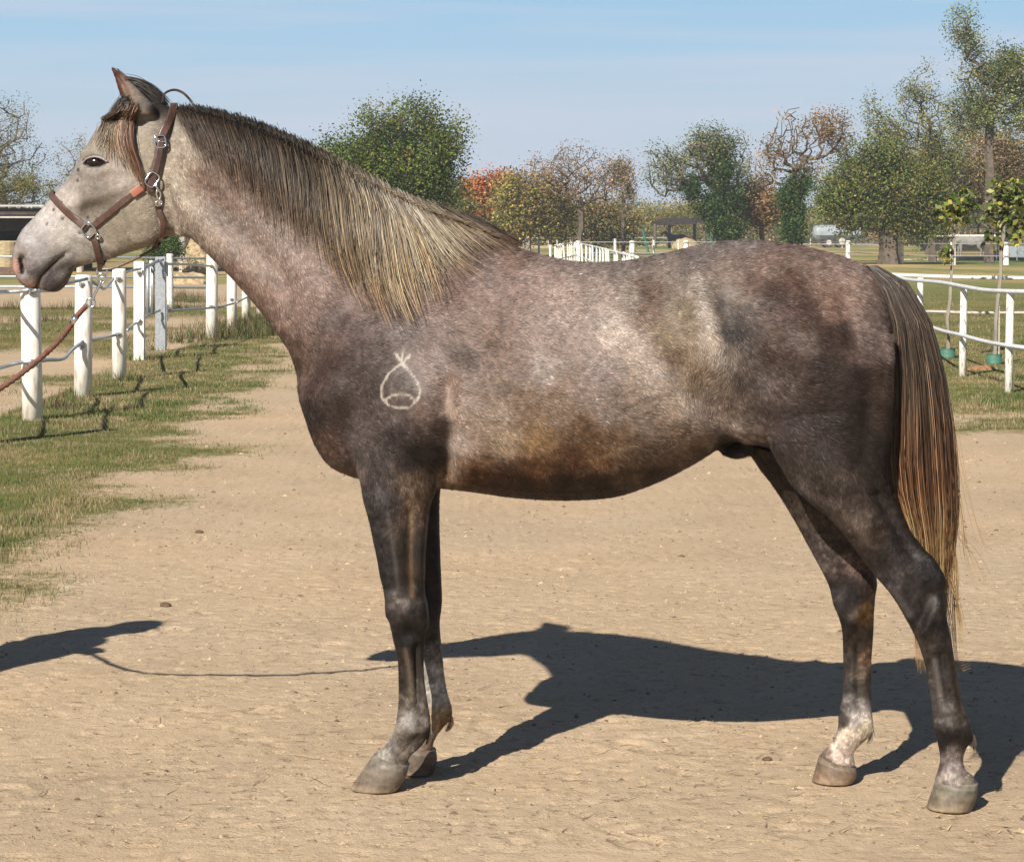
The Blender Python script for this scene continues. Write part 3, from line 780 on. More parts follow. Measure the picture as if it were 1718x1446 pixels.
# paddock fence with stout white posts across the middle distance
F7 = empty('middle_fence', V3(8, 118, 0), 'white post fence with two pipes across the field in front of the shelter and tanker', 'fence')
P7 = [(887,412,.045,220),(904,416,.08,150),(935,418,.06,150),(970,438,.16,127),(1032,425,.10,140),(1060.7,435,.17,127),(1097,424,.07,170),(1138,420,.055,190),(1151,436,.16,127),(1240,436,.15,127),(1330,436,.15,127),(1423,434,.15,130),(1511.6,445,.15,113),(1599,446,.15,110),(1688,446,.15,110),(1780,447,.15,110)]
for u, v, w_, D in P7:
    p = V3((u - CX) / F * D, D, 0); h = {220: .8, 150: 1.1, 140: 1.2, 170: 1.0, 190: .9}.get(D, 1.12)
    part('post', *rnd_post(p, h, w_ * .95, n=8), M_white, F7)
L7 = [(px(u, 405, 127)) for u in (960, 1240)]
for z0, z1 in ((1.05, 1.05), (.45, .45)):
    pts = [V3((u - CX) / F * D, D - .18, z0) for u, v, w_, D in P7 if D in (127, 130, 113, 110)]
    part('rail', *tube(pts, .024, 6), M_galv, F7)
F8 = empty('back_fence', V3(10, 270, 0), 'thin pale wooden rail fence in front of the far wood', 'fence')
for u in (878, 887, 920, 957, 998.5, 1045, 1095, 1140, 1185, 1232, 1360, 1413):
    D = 230; part('post', *rnd_post(V3((u - CX) / F * D, D, 0), 1.05, .07, n=6), M_greywood, F8)
part('rail', *tube([px(870, 399.6, 229.8), px(1050, 399.2, 229.8), px(1232, 398.5, 229.8)], .045, 6), M_greywood, F8)
part('rail', *tube([px(1340, 410, 229.8), px(1430, 410, 229.8), px(1500, 411, 229.8)], .045, 6), M_greywood, F8)

# ================================================================== BUILDINGS, TANKER, HAY, ANIMALS
M_roofd = simple_mat('old_sheet_roof', (.035, .028, .024), spec=.1, rough=.95, var=.4, scale=3)
M_tin = simple_mat('tin_sheet', (.42, .40, .37), rough=.6, var=.25, scale=4)
def slab(pts, th, mat, name, parent):
    """thin slab over a quad of 4 points"""
    P = np.array(pts); Q = P - V3(0, 0, th); V = np.vstack([P, Q])
    part(name, V, [np.array([[0, 1, 2, 3], [7, 6, 5, 4], [0, 4, 5, 1], [1, 5, 6, 2], [2, 6, 7, 3], [3, 7, 4, 0]])], mat, parent)
SH = empty('field_shelter', V3(9, 225, 0), 'open dark-roofed field shelter on posts in the middle distance', 'shelter')
D = 222
slab([px(1092, 373, D), px(1192, 369, D), px(1196, 366, D + 9), px(1112, 366, D + 9)], .35, M_roofd, 'roof', SH)
for u, dd, v0 in ((1099, 0, 376), (1123, 6, 374), (1165, 6, 370), (1182, 1, 371)):
    p = V3((u - CX) / F * (D + dd), D + dd, 0); part('post', *rnd_post(p, 1.6 - (v0 - 390) / F * (D + dd), .16, n=8), M_bark if u != 1165 else M_dark, SH)
for u, h, ln in ((1066, 1.9, -.5), (1089, 2.2, -.6), (1192, 2.3, .1), (1208, 2.1, .05)):
    D = 168; p = V3((u - CX) / F * D, D, 0); V, Fs = rnd_post(V3(0, 0, 0), h, .09, (ln, 0), 8); o = link(mesh_np('tree_guard', V, Fs, simple_mat('green_mesh', (.03, .13, .08), rough=.8))); o.location = p
    tag(o, {1066: 'leaning green tree guard left of the open shelter, outermost', 1089: 'leaning green tree guard against the left post of the shelter', 1192: 'upright green tree guard at the right end of the shelter roof', 1208: 'upright green tree guard right of the shelter under the ivy'}[u], 'tree guard', 'green tree guards by the shelter')
def heap(name, c, s, mat, label, cat, seed=1, f=4):
    V, Fs = ball((0, 0, 0), s, 28, 14); V = V * (1 + (noise(V / max(s), f, seed, 3) - .5)[:, None] * .45)
    o = link(mesh_np(name, V, Fs, mat, smooth=False)); o.location = c; return tag(o, label, cat)
heap('hay_heap', V3((1150 - CX) / F * 215, 215, .1), (1.25, 1.0, .95), M_straw, 'pale hay heap at the foot of the open shelter', 'hay', 3)
# tanker
TK = empty('slurry_tanker', px(1404, 409, 236) * V3(1, 1, 0), 'pale grey slurry tanker trailer parked beside the ivy-clad willow', 'tanker')
D = 236; s = D / F; tcx = (1404 - CX) / F * D
tz = 1.6 - (392 - 390) * s
M_tank = simple_mat('pale_tank', (.25, .285, .30), rough=.5, var=.12, scale=1.5)
prof = [(-1, .15), (-.78, .72), (-.3, 1), (.3, 1), (.78, .72), (1, .15), (1, -.35), (.6, -.95), (-.6, -.95), (-1, -.35)]
xs = [(-40, .55), (-36, .9), (-31, 1), (32, 1), (38, .94), (40, .7)]
V = np.vstack([[[tcx + x * s, D + a * 1.15 * k, tz + .10 + b_ * .78 * k] for a, b_ in prof] for x, k in xs]); n_ = len(prof); m_ = len(xs)
i = np.arange(m_ - 1)[:, None] * n_; q = np.arange(n_)[None]; q2 = (q + 1) % n_
V = np.vstack([V, V[:n_].mean(0), V[-n_:].mean(0)]); kk = np.arange(n_); k2 = (kk + 1) % n_
part('tank', V, [np.stack([i + q, i + q2, i + n_ + q2, i + n_ + q], -1).reshape(-1, 4), np.vstack([np.stack([k2, kk, np.full(n_, n_ * m_)], -1), np.stack([(m_ - 1) * n_ + kk, (m_ - 1) * n_ + k2, np.full(n_, n_ * m_ + 1)], -1)])], M_tank, TK)
part('chassis', *box((tcx + 1 * s, D, tz - .86), (72 * s, 1.2, .22)), M_dark, TK)
part('drawbar', *tube([V3(tcx + 36 * s, D, tz - .85), V3(tcx + 52 * s, D, .5)], .09, 6), M_galv, TK)
for x, rr_ in ((-16, .55), (6, .68)):
    for yy in (-1.05, 1.05):
        w = part('wheel', *tube([V3(tcx + x * s, D + yy - .18, rr_), V3(tcx + x * s, D + yy + .18, rr_)], rr_, 20), M_dark, TK)
        part('rim', *tube([V3(tcx + x * s, D + yy - .20, rr_), V3(tcx + x * s, D + yy + .20, rr_)], rr_ * .5, 14), M_tin, w)
# animals in the distance, each one continuous body
def beast(name, label, cat, loc, flip, rgb, graze, sc=1.0, rest='horse'):
    q = lambda x, z, y=0: V3(x * sc, y * sc, z * sc)
    g_ = [limb([q(-.78, 1.02), q(-.62, 1.12), q(-.2, 1.06), q(.25, 1.02), q(.62, 1.08), q(.86, 1.08), q(.98, .98)], np.array([.17, .27, .31, .34, .32, .29, .14]) * sc, 5, 18)]
    if graze:
        g_ += [limb([q(-.6, 1.18), q(-.88, .98), q(-1.12, .66), q(-1.2, .48)], np.array([.25, .17, .13, .11]) * sc), limb([q(-1.17, .56), q(-1.27, .34), q(-1.33, .10)], np.array([.13, .10, .07]) * sc)]
        eb = q(-1.1, .64)
    else:
        g_ += [limb([q(-.6, 1.18), q(-.85, 1.42), q(-1.05, 1.62)], np.array([.24, .16, .12]) * sc), limb([q(-1.02, 1.64), q(-1.22, 1.52), q(-1.45, 1.34)], np.array([.13, .11, .075]) * sc)]
        eb = q(-1.0, 1.72)
    for yy in (-.05, .05): g_.append(limb([eb + V3(0, yy * sc, 0), eb + V3(-.01, yy * 1.4 * sc, .17 * sc)], [.035 * sc, .012 * sc], 3, 8))
    for x0, yy in ((-.62, .15), (-.52, -.15)): g_.append(limb([q(x0, .9, yy), q(x0, .52, yy), q(x0, .30, yy), q(x0 - .01, .12, yy), q(x0 - .05, .0, yy)], np.array([.15, .075, .05, .05, .06]) * sc))
    for x0, yy in ((.78, .15), (.68, -.15)): g_.append(limb([q(x0, .95, yy), q(x0 - .04, .68, yy), q(x0 + .12, .46, yy), q(x0 + .08, .25, yy), q(x0 + .06, .12, yy), q(x0 + .02, .0, yy)], np.array([.24, .13, .065, .05, .05, .06]) * sc))
    V, Fs = remesh(*join(g_), .022 * sc, 3)
    tl = limb([q(.95, 1.12), q(1.07, 1.0), q(1.10, .7), q(1.08, .4)], np.array([.05, .07, .08, .03]) * sc)
    mn = limb([q(-.62, 1.42), q(-.92, 1.16), q(-1.12, .8)] if graze else [q(-.62, 1.36), q(-.84, 1.58), q(-1.0, 1.76)], np.array([.03, .06, .03]) * sc)
    R = np.diag([-1. if flip else 1., 1, 1])
    e = empty(name, loc, label, cat)
    part('body', V @ R.T + loc, Fs, simple_mat('far_coat', rgb, rough=.8, var=.25, scale=4), e, smooth=True)
    hm = simple_mat('far_hair', tuple(np.array(rgb) * (.5 if rgb[0] < .2 else .8)), rough=.8)
    part('tail', tl[0] @ R.T + loc, tl[1], hm, e, smooth=True); part('mane', mn[0] @ R.T + loc, mn[1], hm, e, smooth=True)
beast('horse', 'distant pale grey horse with its head down behind the right-hand fence', 'horse', V3((1625 - CX) / F * 142, 142, 0), False, (.21, .195, .175), True, .98)
beast('horse', 'dark brown horse standing in the shade of the open shelter', 'horse', V3((1133 - CX) / F * 226, 226, 0), False, (.035, .02, .012), False, 1.0)
# rear right: round-roofed feeder, low white rail building
FR = empty('round_feeder', V3((1641 - CX) / F * 200, 200, 0), 'small dark umbrella-roofed feeder on one post behind the grey horse', 'feeder')
p = V3((1641 - CX) / F * 200, 200, 0)
part('post', *tube([p, p + V3(0, 0, 2.2)], .09, 8), M_dark, FR); part('roof', *tube([p + V3(0, 0, 1.98), p + V3(0, 0, 2.05), p + V3(0, 0, 2.35)], [.85, .92, .15], 20), M_roofd, FR)
WB = empty('low_building', V3((1640 - CX) / F * 190, 190, 0), 'long low white-edged building far behind the grey horse', 'building')
D = 192
part('wall', *box(((1612 - CX) / F * D, D + 2, .62), (112 * D / F, 3.0, 1.2)), M_roofd, WB); part('roof', *box(((1612 - CX) / F * D, D + 2, 1.32), (118 * D / F, 3.6, .14)), M_white, WB)
PB = empty('trough_row', V3((1695 - CX) / F * 128, 128, 0), 'row of pale grey-blue panels standing at the right edge behind the fence', 'panels')
for i in range(5):
    u = 1664 + i * 17; D = 128; part('panel', *box(((u - CX) / F * D, D, .50), (.50, .06, .62)), M_tank, PB)
    part('leg', *box(((u + 8 - CX) / F * D, D, .40), (.05, .10, .80)), M_galv, PB)
# manure heaps and straw banks in the paddocks
for i, (u, v, sx, sz, lb) in enumerate(((1640, 437, 4.2, .24, 'long tan straw bank behind the right-hand fence'), (1180, 413, 7.5, .30, 'tan straw-strewn strip in front of the open shelter'), (905, 416, 3.0, .25, 'low tan straw bank just left of the pen posts'))):
    D = gp(u, v)[1]; heap('straw_bank', V3((u - CX) / F * D, D, 0), (sx, 1.2, sz), M_straw, lb, 'straw', 20 + i, 7)
# left: open barn with round bales
D = 92
LB = empty('open_barn', V3(-20, D, 0), 'long low open barn with a dark interior at the left edge', 'barn')
X0 = (-700 - CX) / F * D; X1 = (352 - CX) / F * D
slab([V3(X0, D - 2.5, 2.68), V3(X1, D - 2.5, 2.66), V3(X1, D + 7, 2.80), V3(X0, D + 7, 2.82)], .05, M_tin, 'roof', LB)
part('beam', *box(((X0 + X1) / 2, D - 2.2, 2.42), (X1 - X0, .12, .26)), M_dark, LB)
part('lintel', *box(((X0 + X1) / 2, D - 2.30, 2.20), (X1 - X0, .06, .07)), M_greywood, LB)
part('back_wall', *box(((X0 + X1) / 2 - 3, D + 6.6, 1.3), (X1 - X0 - 6, .12, 2.6)), M_dark, LB)
for u in (-500, -300, -120, 150, 318): part('post', *tube([V3((u - CX) / F * D, D - 2.0, 0), V3((u - CX) / F * D, D - 2.0, 2.5)], .14, 10), M_greywood, LB)
part('shade_fill', *box((X0 / 2 + X1 / 2 - 4, D + 1.5, 1.9), (X1 - X0 - 8, 6, .5)), M_dark, LB)  # dark block added as the shade inside the barn
M_bale = simple_mat('straw_bale', (.40, .31, .18), rough=.9, var=.35, scale=5, stretch=(1, 1, 6), bump=.6)
for i, (u, w_) in enumerate(((6, .72), (-36, .72), (-80, .72))):
    p = V3((u - CX) / F * 88.6, 88.6, 0); V, Fs = tube([V3(0, 0, 0), V3(0, 0, .04), V3(0, 0, 1.22), V3(0, 0, 1.27)], [.62, .66, .66, .6], 22)
    o = link(mesh_np('round_bale', V, Fs, M_bale, smooth=False)); o.location = p
    tag(o, ['round straw bale standing right against the horse muzzle in front of the barn', 'round straw bale second from the muzzle in front of the barn', 'round straw bale third from the muzzle in front of the barn'][i], 'bale', 'straw bales at the barn')
heap('hay_heap', V3((334 - CX) / F * 84, 84, .1), (.62, .6, 1.35), M_straw, 'tall straw heap by the barn post under the horse throat', 'hay', 31, 5)
heap('straw_bank', V3((316 - CX) / F * 70, 70, 0), (.9, .7, .36), M_straw, 'straw spread on the ground under the horse throat', 'straw', 32, 6)
tree('laurel_bush', 'dense dark green bush under the barn roof below the horse jaw', 82, 285, [(284,416,26,20),(262,422,20,18)], ['ivy','dark','green'], 33, 90, 50, .10, .18, .05, (284,425), cat='bush', group=None)
heap('earth_heap', V3((26 - CX) / F * 84, 84, 0), (1.6, .8, .32), simple_mat('dark_soil', (.12, .075, .05), rough=.95, var=.4, scale=8, bump=.6), 'low bank of dark earth in front of the straw bales', 'soil heap', 34, 6)

# ================================================================== THE HORSE
YAW = math.radians(7.8)
TA = V3(math.cos(YAW), -math.sin(YAW), 0)            # along the body, nose to tail
NA = V3(-math.sin(YAW), -math.cos(YAW), 0)           # sideways, towards the camera
HX0, HD0 = -0.31, 6.62
MT = math.tan(YAW)

def HP(u, v, w=0.0):
    """photo pixel -> point on the horse's lengthwise plane shifted sideways by w metres"""
    xp = HX0 + w * NA[0]; dp = HD0 + w * NA[1]
    k = (u - CX) / F
    D = (dp + MT * xp) / (1 + MT * k)
    return V3(k * D, D, CH - (v - HY) / F * D)

def uvw(P):
    P = np.asarray(P)
    u = CX + F * P[:, 0] / P[:, 1]; v = HY + F * (CH - P[:, 2]) / P[:, 1]
    w = (P - V3(HX0, HD0, 0)) @ NA
    return u, v, w

def loft(secs, n=28, k=4, cap=True, pw=1.0):
    """sections (u1,v1,u2,v2,halfwidth,w,egg): silhouette edges in photo pixels, real half width"""
    R = catmull(secs, k)
    a = np.arange(n) / n * 2 * np.pi
    Vs = []
    for u1, v1, u2, v2, h, w, e in R:
        A = HP(u1, v1, w); B = HP(u2, v2, w); c = (A + B) / 2; ax = (A - B) / 2
        ca, sa = np.cos(a), np.sin(a)
        lat = h * np.sign(sa) * np.abs(sa) ** pw * (1 - e * ca)
        Vs.append(c + ca[:, None] * ax + lat[:, None] * NA)
    m = len(Vs); V = np.vstack(Vs)
    i = np.arange(m - 1)[:, None] * n; q = np.arange(n)[None]; q2 = (q + 1) % n
    Q = np.stack([i + q, i + q2, i + n + q2, i + n + q], -1).reshape(-1, 4)
    V = np.vstack([V, Vs[0].mean(0), Vs[-1].mean(0)]); kk = np.arange(n); k2 = (kk + 1) % n
    T = np.vstack([np.stack([k2, kk, np.full(n, m * n)], -1), np.stack([(m - 1) * n + kk, (m - 1) * n + k2, np.full(n, m * n + 1)], -1)])
    return V, [Q, T]

trunk = [
 (500,606,524,724,.07,0,0), (522,545,536,755,.12,0,0), (570,490,562,786,.17,0,.05), (650,410,618,806,.205,0,.15),
 (735,368,700,814,.235,0,.3), (820,396,790,823,.262,0,.42), (885,420,872,834,.285,0,.3), (960,438,955,838,.298,0,.12),
 (1040,438,1035,832,.30,0,.06), (1110,426,1105,808,.29,0,.03), (1180,410,1165,778,.28,0,-.02), (1250,403,1230,742,.27,0,-.08),
 (1320,408,1300,750,.275,0,-.05), (1385,422,1375,770,.265,0,.05), (1440,441,1440,780,.235,0,.15), (1472,468,1480,770,.18,0,.25),
 (1492,520,1495,730,.11,0,.2), (1499,570,1500,690,.05,0,0)]
neck = [
 (258,190,262,398,.05,0,.1),  (282,186,297,397,.066,0,.2), (330,188,322,400,.075,0,.25), (400,208,352,428,.084,0,.3), (470,235,388,464,.096,0,.32),
 (540,270,424,504,.112,0,.34), (612,306,458,546,.13,0,.32), (685,342,486,586,.152,0,.3), (755,372,508,650,.175,0,.3), (815,392,545,740,.19,0,.3)]
head = [
 (22,438,27,458,.026,0,0), (27,410,38,478,.046,0,0), (38,386,60,486,.056,0,0), (54,368,84,478,.056,0,.05), (72,348,112,458,.052,0,.1),
 (92,325,140,446,.05,0,.08), (116,295,180,437,.056,0,.0), (136,266,216,424,.074,0,-.12), (151,238,248,412,.088,0,-.12),
 (170,208,268,396,.094,0,-.05), (205,186,276,378,.09,0,0), (250,172,282,350,.08,0,0), (288,180,292,310,.06,0,0)]
lip = [(66,470,72,486,.022,0,0), (76,455,82,490,.034,0,0), (92,448,96,490,.036,0,0), (108,444,109,480,.03,0,0), (122,440,118,462,.02,0,0)]
near_fore = [
 (570,640,760,640,.06,.13,0), (574,700,752,700,.085,.125,0), (590,765,748,762,.088,.122,0), (604,808,737,812,.078,.12,0), (610,840,724,842,.068,.12,0),
 (620,872,718,874,.060,.12,0), (629,910,715,912,.053,.12,0), (636,944,713,946,.048,.12,0), (643,988,713,990,.044,.118,0),
 (649,1020,717,1020,.045,.116,0), (655,1052,718,1048,.043,.115,0), (662,1085,712,1082,.035,.115,0), (667,1109,711,1109,.031,.115,0),
 (668,1145,713,1145,.029,.115,0), (668,1180,718,1180,.031,.115,0), (665,1206,722,1204,.037,.115,0), (659,1230,722,1228,.038,.115,0),
 (648,1248,705,1254,.034,.115,0), (637,1259,690,1266,.033,.115,0), (626,1268,684,1279,.042,.115,0), (618,1276,684,1290,.048,.115,0)]
far_fore = [
 (640,700,752,700,.06,-.12,0), (650,770,745,768,.075,-.118,0), (662,815,739,815,.066,-.115,0), (667,851,737,851,.058,-.115,0), (671,898,738,898,.05,-.115,0),
 (676,956,740,956,.045,-.11,0), (681,1000,742,1000,.044,-.108,0), (683,1022,741,1020,.044,-.105,0), (688,1050,738,1044,.04,-.105,0),
 (694,1075,740,1075,.033,-.1,0), (700,1102,743,1102,.029,-.1,0), (703,1133,746,1133,.028,-.1,0), (706,1162,751,1162,.03,-.1,0),
 (708,1188,758,1186,.036,-.1,0), (706,1205,758,1204,.037,-.1,0), (698,1222,744,1220,.034,-.1,0), (690,1235,731,1238,.032,-.1,0), (681,1244,726,1252,.041,-.1,0), (676,1252,728,1262,.046,-.1,0)]
near_hind = [
 (1290,560,1500,560,.07,.12,0), (1285,680,1501,650,.12,.118,0), (1300,755,1498,730,.122,.116,0), (1322,806,1492,790,.104,.115,0), (1352,838,1497,822,.088,.113,0),
 (1395,874,1508,850,.072,.112,0), (1431,918,1530,893,.06,.11,0), (1460,957,1562,934,.052,.11,0), (1490,992,1583,968,.046,.11,0),
 (1510,1022,1587,1000,.043,.11,0), (1527,1052,1589,1034,.041,.11,0), (1541,1082,1596,1070,.036,.11,0), (1552,1118,1603,1113,.032,.11,0),
 (1558,1152,1609,1145,.03,.11,0), (1563,1184,1615,1180,.032,.11,0), (1565,1212,1628,1212,.038,.11,0), (1569,1232,1633,1234,.039,.11,0),
 (1574,1252,1621,1256,.034,.11,0), (1577,1272,1616,1273,.032,.11,0), (1574,1290,1620,1291,.037,.11,0), (1570,1301,1634,1303,.046,.11,0), (1567,1311,1639,1316,.05,.11,0)]
far_hind = [
 (1255,640,1440,640,.07,-.12,0), (1250,730,1430,730,.1,-.128,0), (1268,776,1420,790,.1,-.13,0), (1292,809,1432,830,.09,-.135,0), (1322,855,1450,882,.072,-.14,0),
 (1355,915,1463,932,.056,-.145,0), (1388,977,1472,975,.048,-.15,0), (1396,1007,1469,1000,.045,-.15,0), (1405,1030,1467,1028,.042,-.15,0),
 (1412,1056,1466,1060,.036,-.152,0), (1414,1100,1463,1100,.031,-.155,0), (1414,1135,1462,1147,.029,-.155,0), (1412,1172,1462,1180,.031,-.155,0),
 (1406,1200,1465,1208,.037,-.155,0), (1406,1218,1465,1228,.038,-.155,0), (1400,1236,1447,1246,.033,-.155,0), (1390,1251,1433,1262,.032,-.155,0),
 (1379,1262,1433,1274,.041,-.155,0), (1374,1268,1437,1286,.047,-.155,0)]
def ear(w, du=0, dv=0, lean=0.0):
    return [(212+du,196+dv,264+du,194+dv,.03,w,0), (207+du,178+dv,259+du,178+dv,.032,w*1.02,0), (201+du,160+dv,243+du,161+dv,.03,w*1.08,0),
            (195+du,141+dv,226+du,145+dv,.024,w*1.14,0), (189+du,124+dv,210+du,130+dv,.015,w*1.18,0), (184+du,110+dv,190+du,112+dv,.004,w*1.22,0)]
sheath = [(1205,745,1210,762,.035,0,0), (1222,742,1226,768,.045,0,0), (1240,740,1243,768,.04,0,0), (1262,742,1262,758,.03,0,0)]
dock = [(1440,440,1436,470,.05,0,0), (1470,452,1462,490,.045,0,0), (1500,476,1485,510,.04,0,0), (1520,515,1503,535,.03,0,0), (1530,560,1516,566,.02,0,0)]
ergot = [(712,1222,724,1222,.014,.115,0), (715,1238,721,1240,.008,.115,0), (716,1248,718,1250,.003,.115,0)]

parts = [loft(trunk, 40, 5), loft(neck, 36, 5), loft(head, 32, 5), loft(lip, 16, 4), loft(near_fore, 20, 4), loft(far_fore, 20, 4),
         loft(near_hind, 22, 4), loft(far_hind, 22, 4), loft(ear(.062), 14, 4), loft(ear(-.062, 9, 3), 14, 4), loft(sheath, 12, 3), loft(dock, 12, 3)]
BV, BF = join(parts)
BV, BF = remesh(BV, BF, 0.0062, 4)
BN = vnormals(BV, BF)

def segd(U, Vv, poly):
    """distance in photo px to a polyline"""
    p = np.array(poly, float)
    if len(p) == 1: return np.hypot(U - p[0, 0], Vv - p[0, 1])
    d = np.full(len(U), 1e9)
    for a, b in zip(p[:-1], p[1:]):
        ab = b - a; t = np.clip(((U - a[0]) * ab[0] + (Vv - a[1]) * ab[1]) / (ab @ ab), 0, 1)
        d = np.minimum(d, np.hypot(U - a[0] - t * ab[0], Vv - a[1] - t * ab[1]))
    return d

# muscle and bone relief: (polyline in photo px, width px, height m, which side: 0 both, 1 near only)
relief = [
 ([(765,440),(700,540),(645,640)], 34, .012, 0), ([(690,470),(610,600),(560,650)], 30, .010, 0), ([(562,655)], 34, .016, 0),
 ([(640,430),(560,530),(525,620)], 20, -.012, 0), ([(600,640),(590,720),(600,780)], 14, -.007, 0),
 ([(700,700)], 52, .020, 0), ([(690,640),(745,690)], 22, .006, 0), ([(753,650),(752,720),(746,790)], 12, -.014, 0), ([(775,640),(785,760)], 24, .006, 0),
 ([(300,330),(360,400),(440,480),(490,560)], 17, .010, 0), ([(320,300),(400,390),(480,480)], 15, -.008, 0), ([(420,260),(560,360),(660,440)], 40, .008, 0),
 ([(860,470),(880,640),(860,780)], 40, .004, 0), ([(960,500),(990,640),(960,800)], 50, .006, 0),
 ([(1168,478),(1200,580),(1236,680),(1250,735)], 15, .013, 0), ([(1215,520),(1228,600),(1240,650)], 20, -.007, 0), ([(1130,540),(1170,620),(1205,700)], 26, -.012, 0),
 ([(1035,540),(1090,610),(1150,690),(1190,720)], 18, .008, 0), ([(1090,480)], 26, -.006, 0), ([(1175,470)], 20, .014, 0),
 ([(1330,560)], 60, .014, 0), ([(1300,740)], 34, .016, 0), ([(1390,680)], 60, .010, 0), ([(1420,520),(1455,640),(1452,760)], 12, -.007, 0), ([(1470,600)], 26, .008, 0),
 ([(1290,610),(1270,700)], 16, -.008, 0), ([(1380,780),(1440,880)], 20, .008, 0), ([(1475,830),(1530,930)], 8, -.008, 0), ([(1560,935),(1582,975)], 8, .006, 0),
 ([(1345,800),(1400,840)], 14, -.005, 0),
 ([(640,850),(655,960)], 16, .006, 0), ([(690,860),(692,980)], 7, -.006, 0), ([(705,860),(703,960)], 9, .004, 0), ([(680,1030)], 18, .005, 0), ([(700,1085),(702,1180)], 4, -.006, 0),
 ([(1560,1000),(1545,1040)], 8, -.004, 0), ([(1580,1100),(1592,1180)], 4.5, -.006, 0), ([(1440,1080),(1440,1180)], 4.5, -.005, 0), ([(1405,1015),(1420,1040)], 8, .004, 0),
 ([(225,350),(240,375)], 34, .012, 0), ([(281,320),(288,350),(290,392)], 7, -.012, 0), ([(118,345),(165,330),(205,316)], 7, .007, 0), ([(125,370),(165,352)], 10, -.004, 0),
 ([(188,250)], 12, -.008, 0), ([(138,258),(158,255),(178,262)], 6, .010, 0), ([(140,286),(158,292),(178,284)], 5, .006, 0), ([(158,272)], 10, -.008, 0),
 ([(33,434),(37,456)], 4.5, -.020, 0), ([(44,418),(50,450)], 6, .006, 0), ([(120,395),(190,420)], 5, .003, 0), ([(205,345),(215,395)], 3, .003, 0), ([(150,318),(135,352),(128,380)], 4, .003, 0), ([(55,400),(75,425)], 6, -.003, 0),
 ([(660,1000),(655,1030)], 7, .004, 0), ([(706,1010),(712,1050)], 6, .005, 0), ([(685,1062)], 8, -.004, 0), ([(690,1215)], 10, .004, 0), ([(700,1238),(680,1262)], 5, -.004, 0), ([(1575,1010),(1550,1060)], 6, .004, 0), ([(1520,1040)], 7, .003, 0), ([(1440,1030),(1425,1055)], 6, .004, 0), ([(1600,1225)], 10, .004, 0), ([(1430,1225)], 9, .004, 0), ([(62,483),(69,464),(86,447),(100,434),(112,425)], 3.0, -.006, 0),
 ([(60,450),(80,430)], 12, .004, 0), ([(228,400),(262,395)], 8, .005, 0), ([(212,170),(206,150),(196,128)], 5, -.010, 0),
 ([(1232,752)], 8, .004, 0)]
U, Vp, Wd = uvw(BV)
lat = np.abs(BN @ NA); lat = np.clip((lat - .15) / .5, 0, 1)
disp = np.zeros(len(BV))
for pl, sg, am, side in relief:
    d = segd(U, Vp, pl)
    legk = 2.5 if pl[0][1] > 840 else 1.5 if (pl[0][0] < 300) else 1.75
    disp += legk * am * np.exp(-0.5 * (d / sg) ** 2)
# the far legs sit behind the near ones: relief there belongs to the near pair only
disp += (noise(BV, 9, 3, 2) - .5) * .006
BV = BV + BN * (disp * lat)[:, None]
for _ in range(2):                                   # light smoothing after the relief
    acc = np.zeros_like(BV); cnt = np.zeros(len(BV))
    for f in BF:
        for k in range(f.shape[1]):
            np.add.at(acc, f[:, k], BV[f[:, (k + 1) % f.shape[1]]]); np.add.at(cnt, f[:, k], 1)
    BV = BV * .6 + .4 * acc / np.maximum(cnt, 1)[:, None]
BN = vnormals(BV, BF)
polys = []
for f in BF: polys += f.tolist()
BVH = BVHTree.FromPolygons([Vector(p) for p in BV], polys)

def cast(u, v, off=0.0, wmiss=0.0):
    """point of the near side of the body seen at photo pixel (u, v), lifted off the skin"""
    d = Vector(((u - CX) / F, 1, -(v - HY) / F)).normalized()
    hit, n, i, dist = BVH.ray_cast(Vector((0, 0, CH)), d)
    if hit is None or abs(hit.y - HD0) > 1.3:
        return HP(u, v, wmiss), NA.copy(), False
    n = np.array(n); 
    if n @ np.array(d) > 0: n = -n
    return np.array(hit) + n * off, n, True

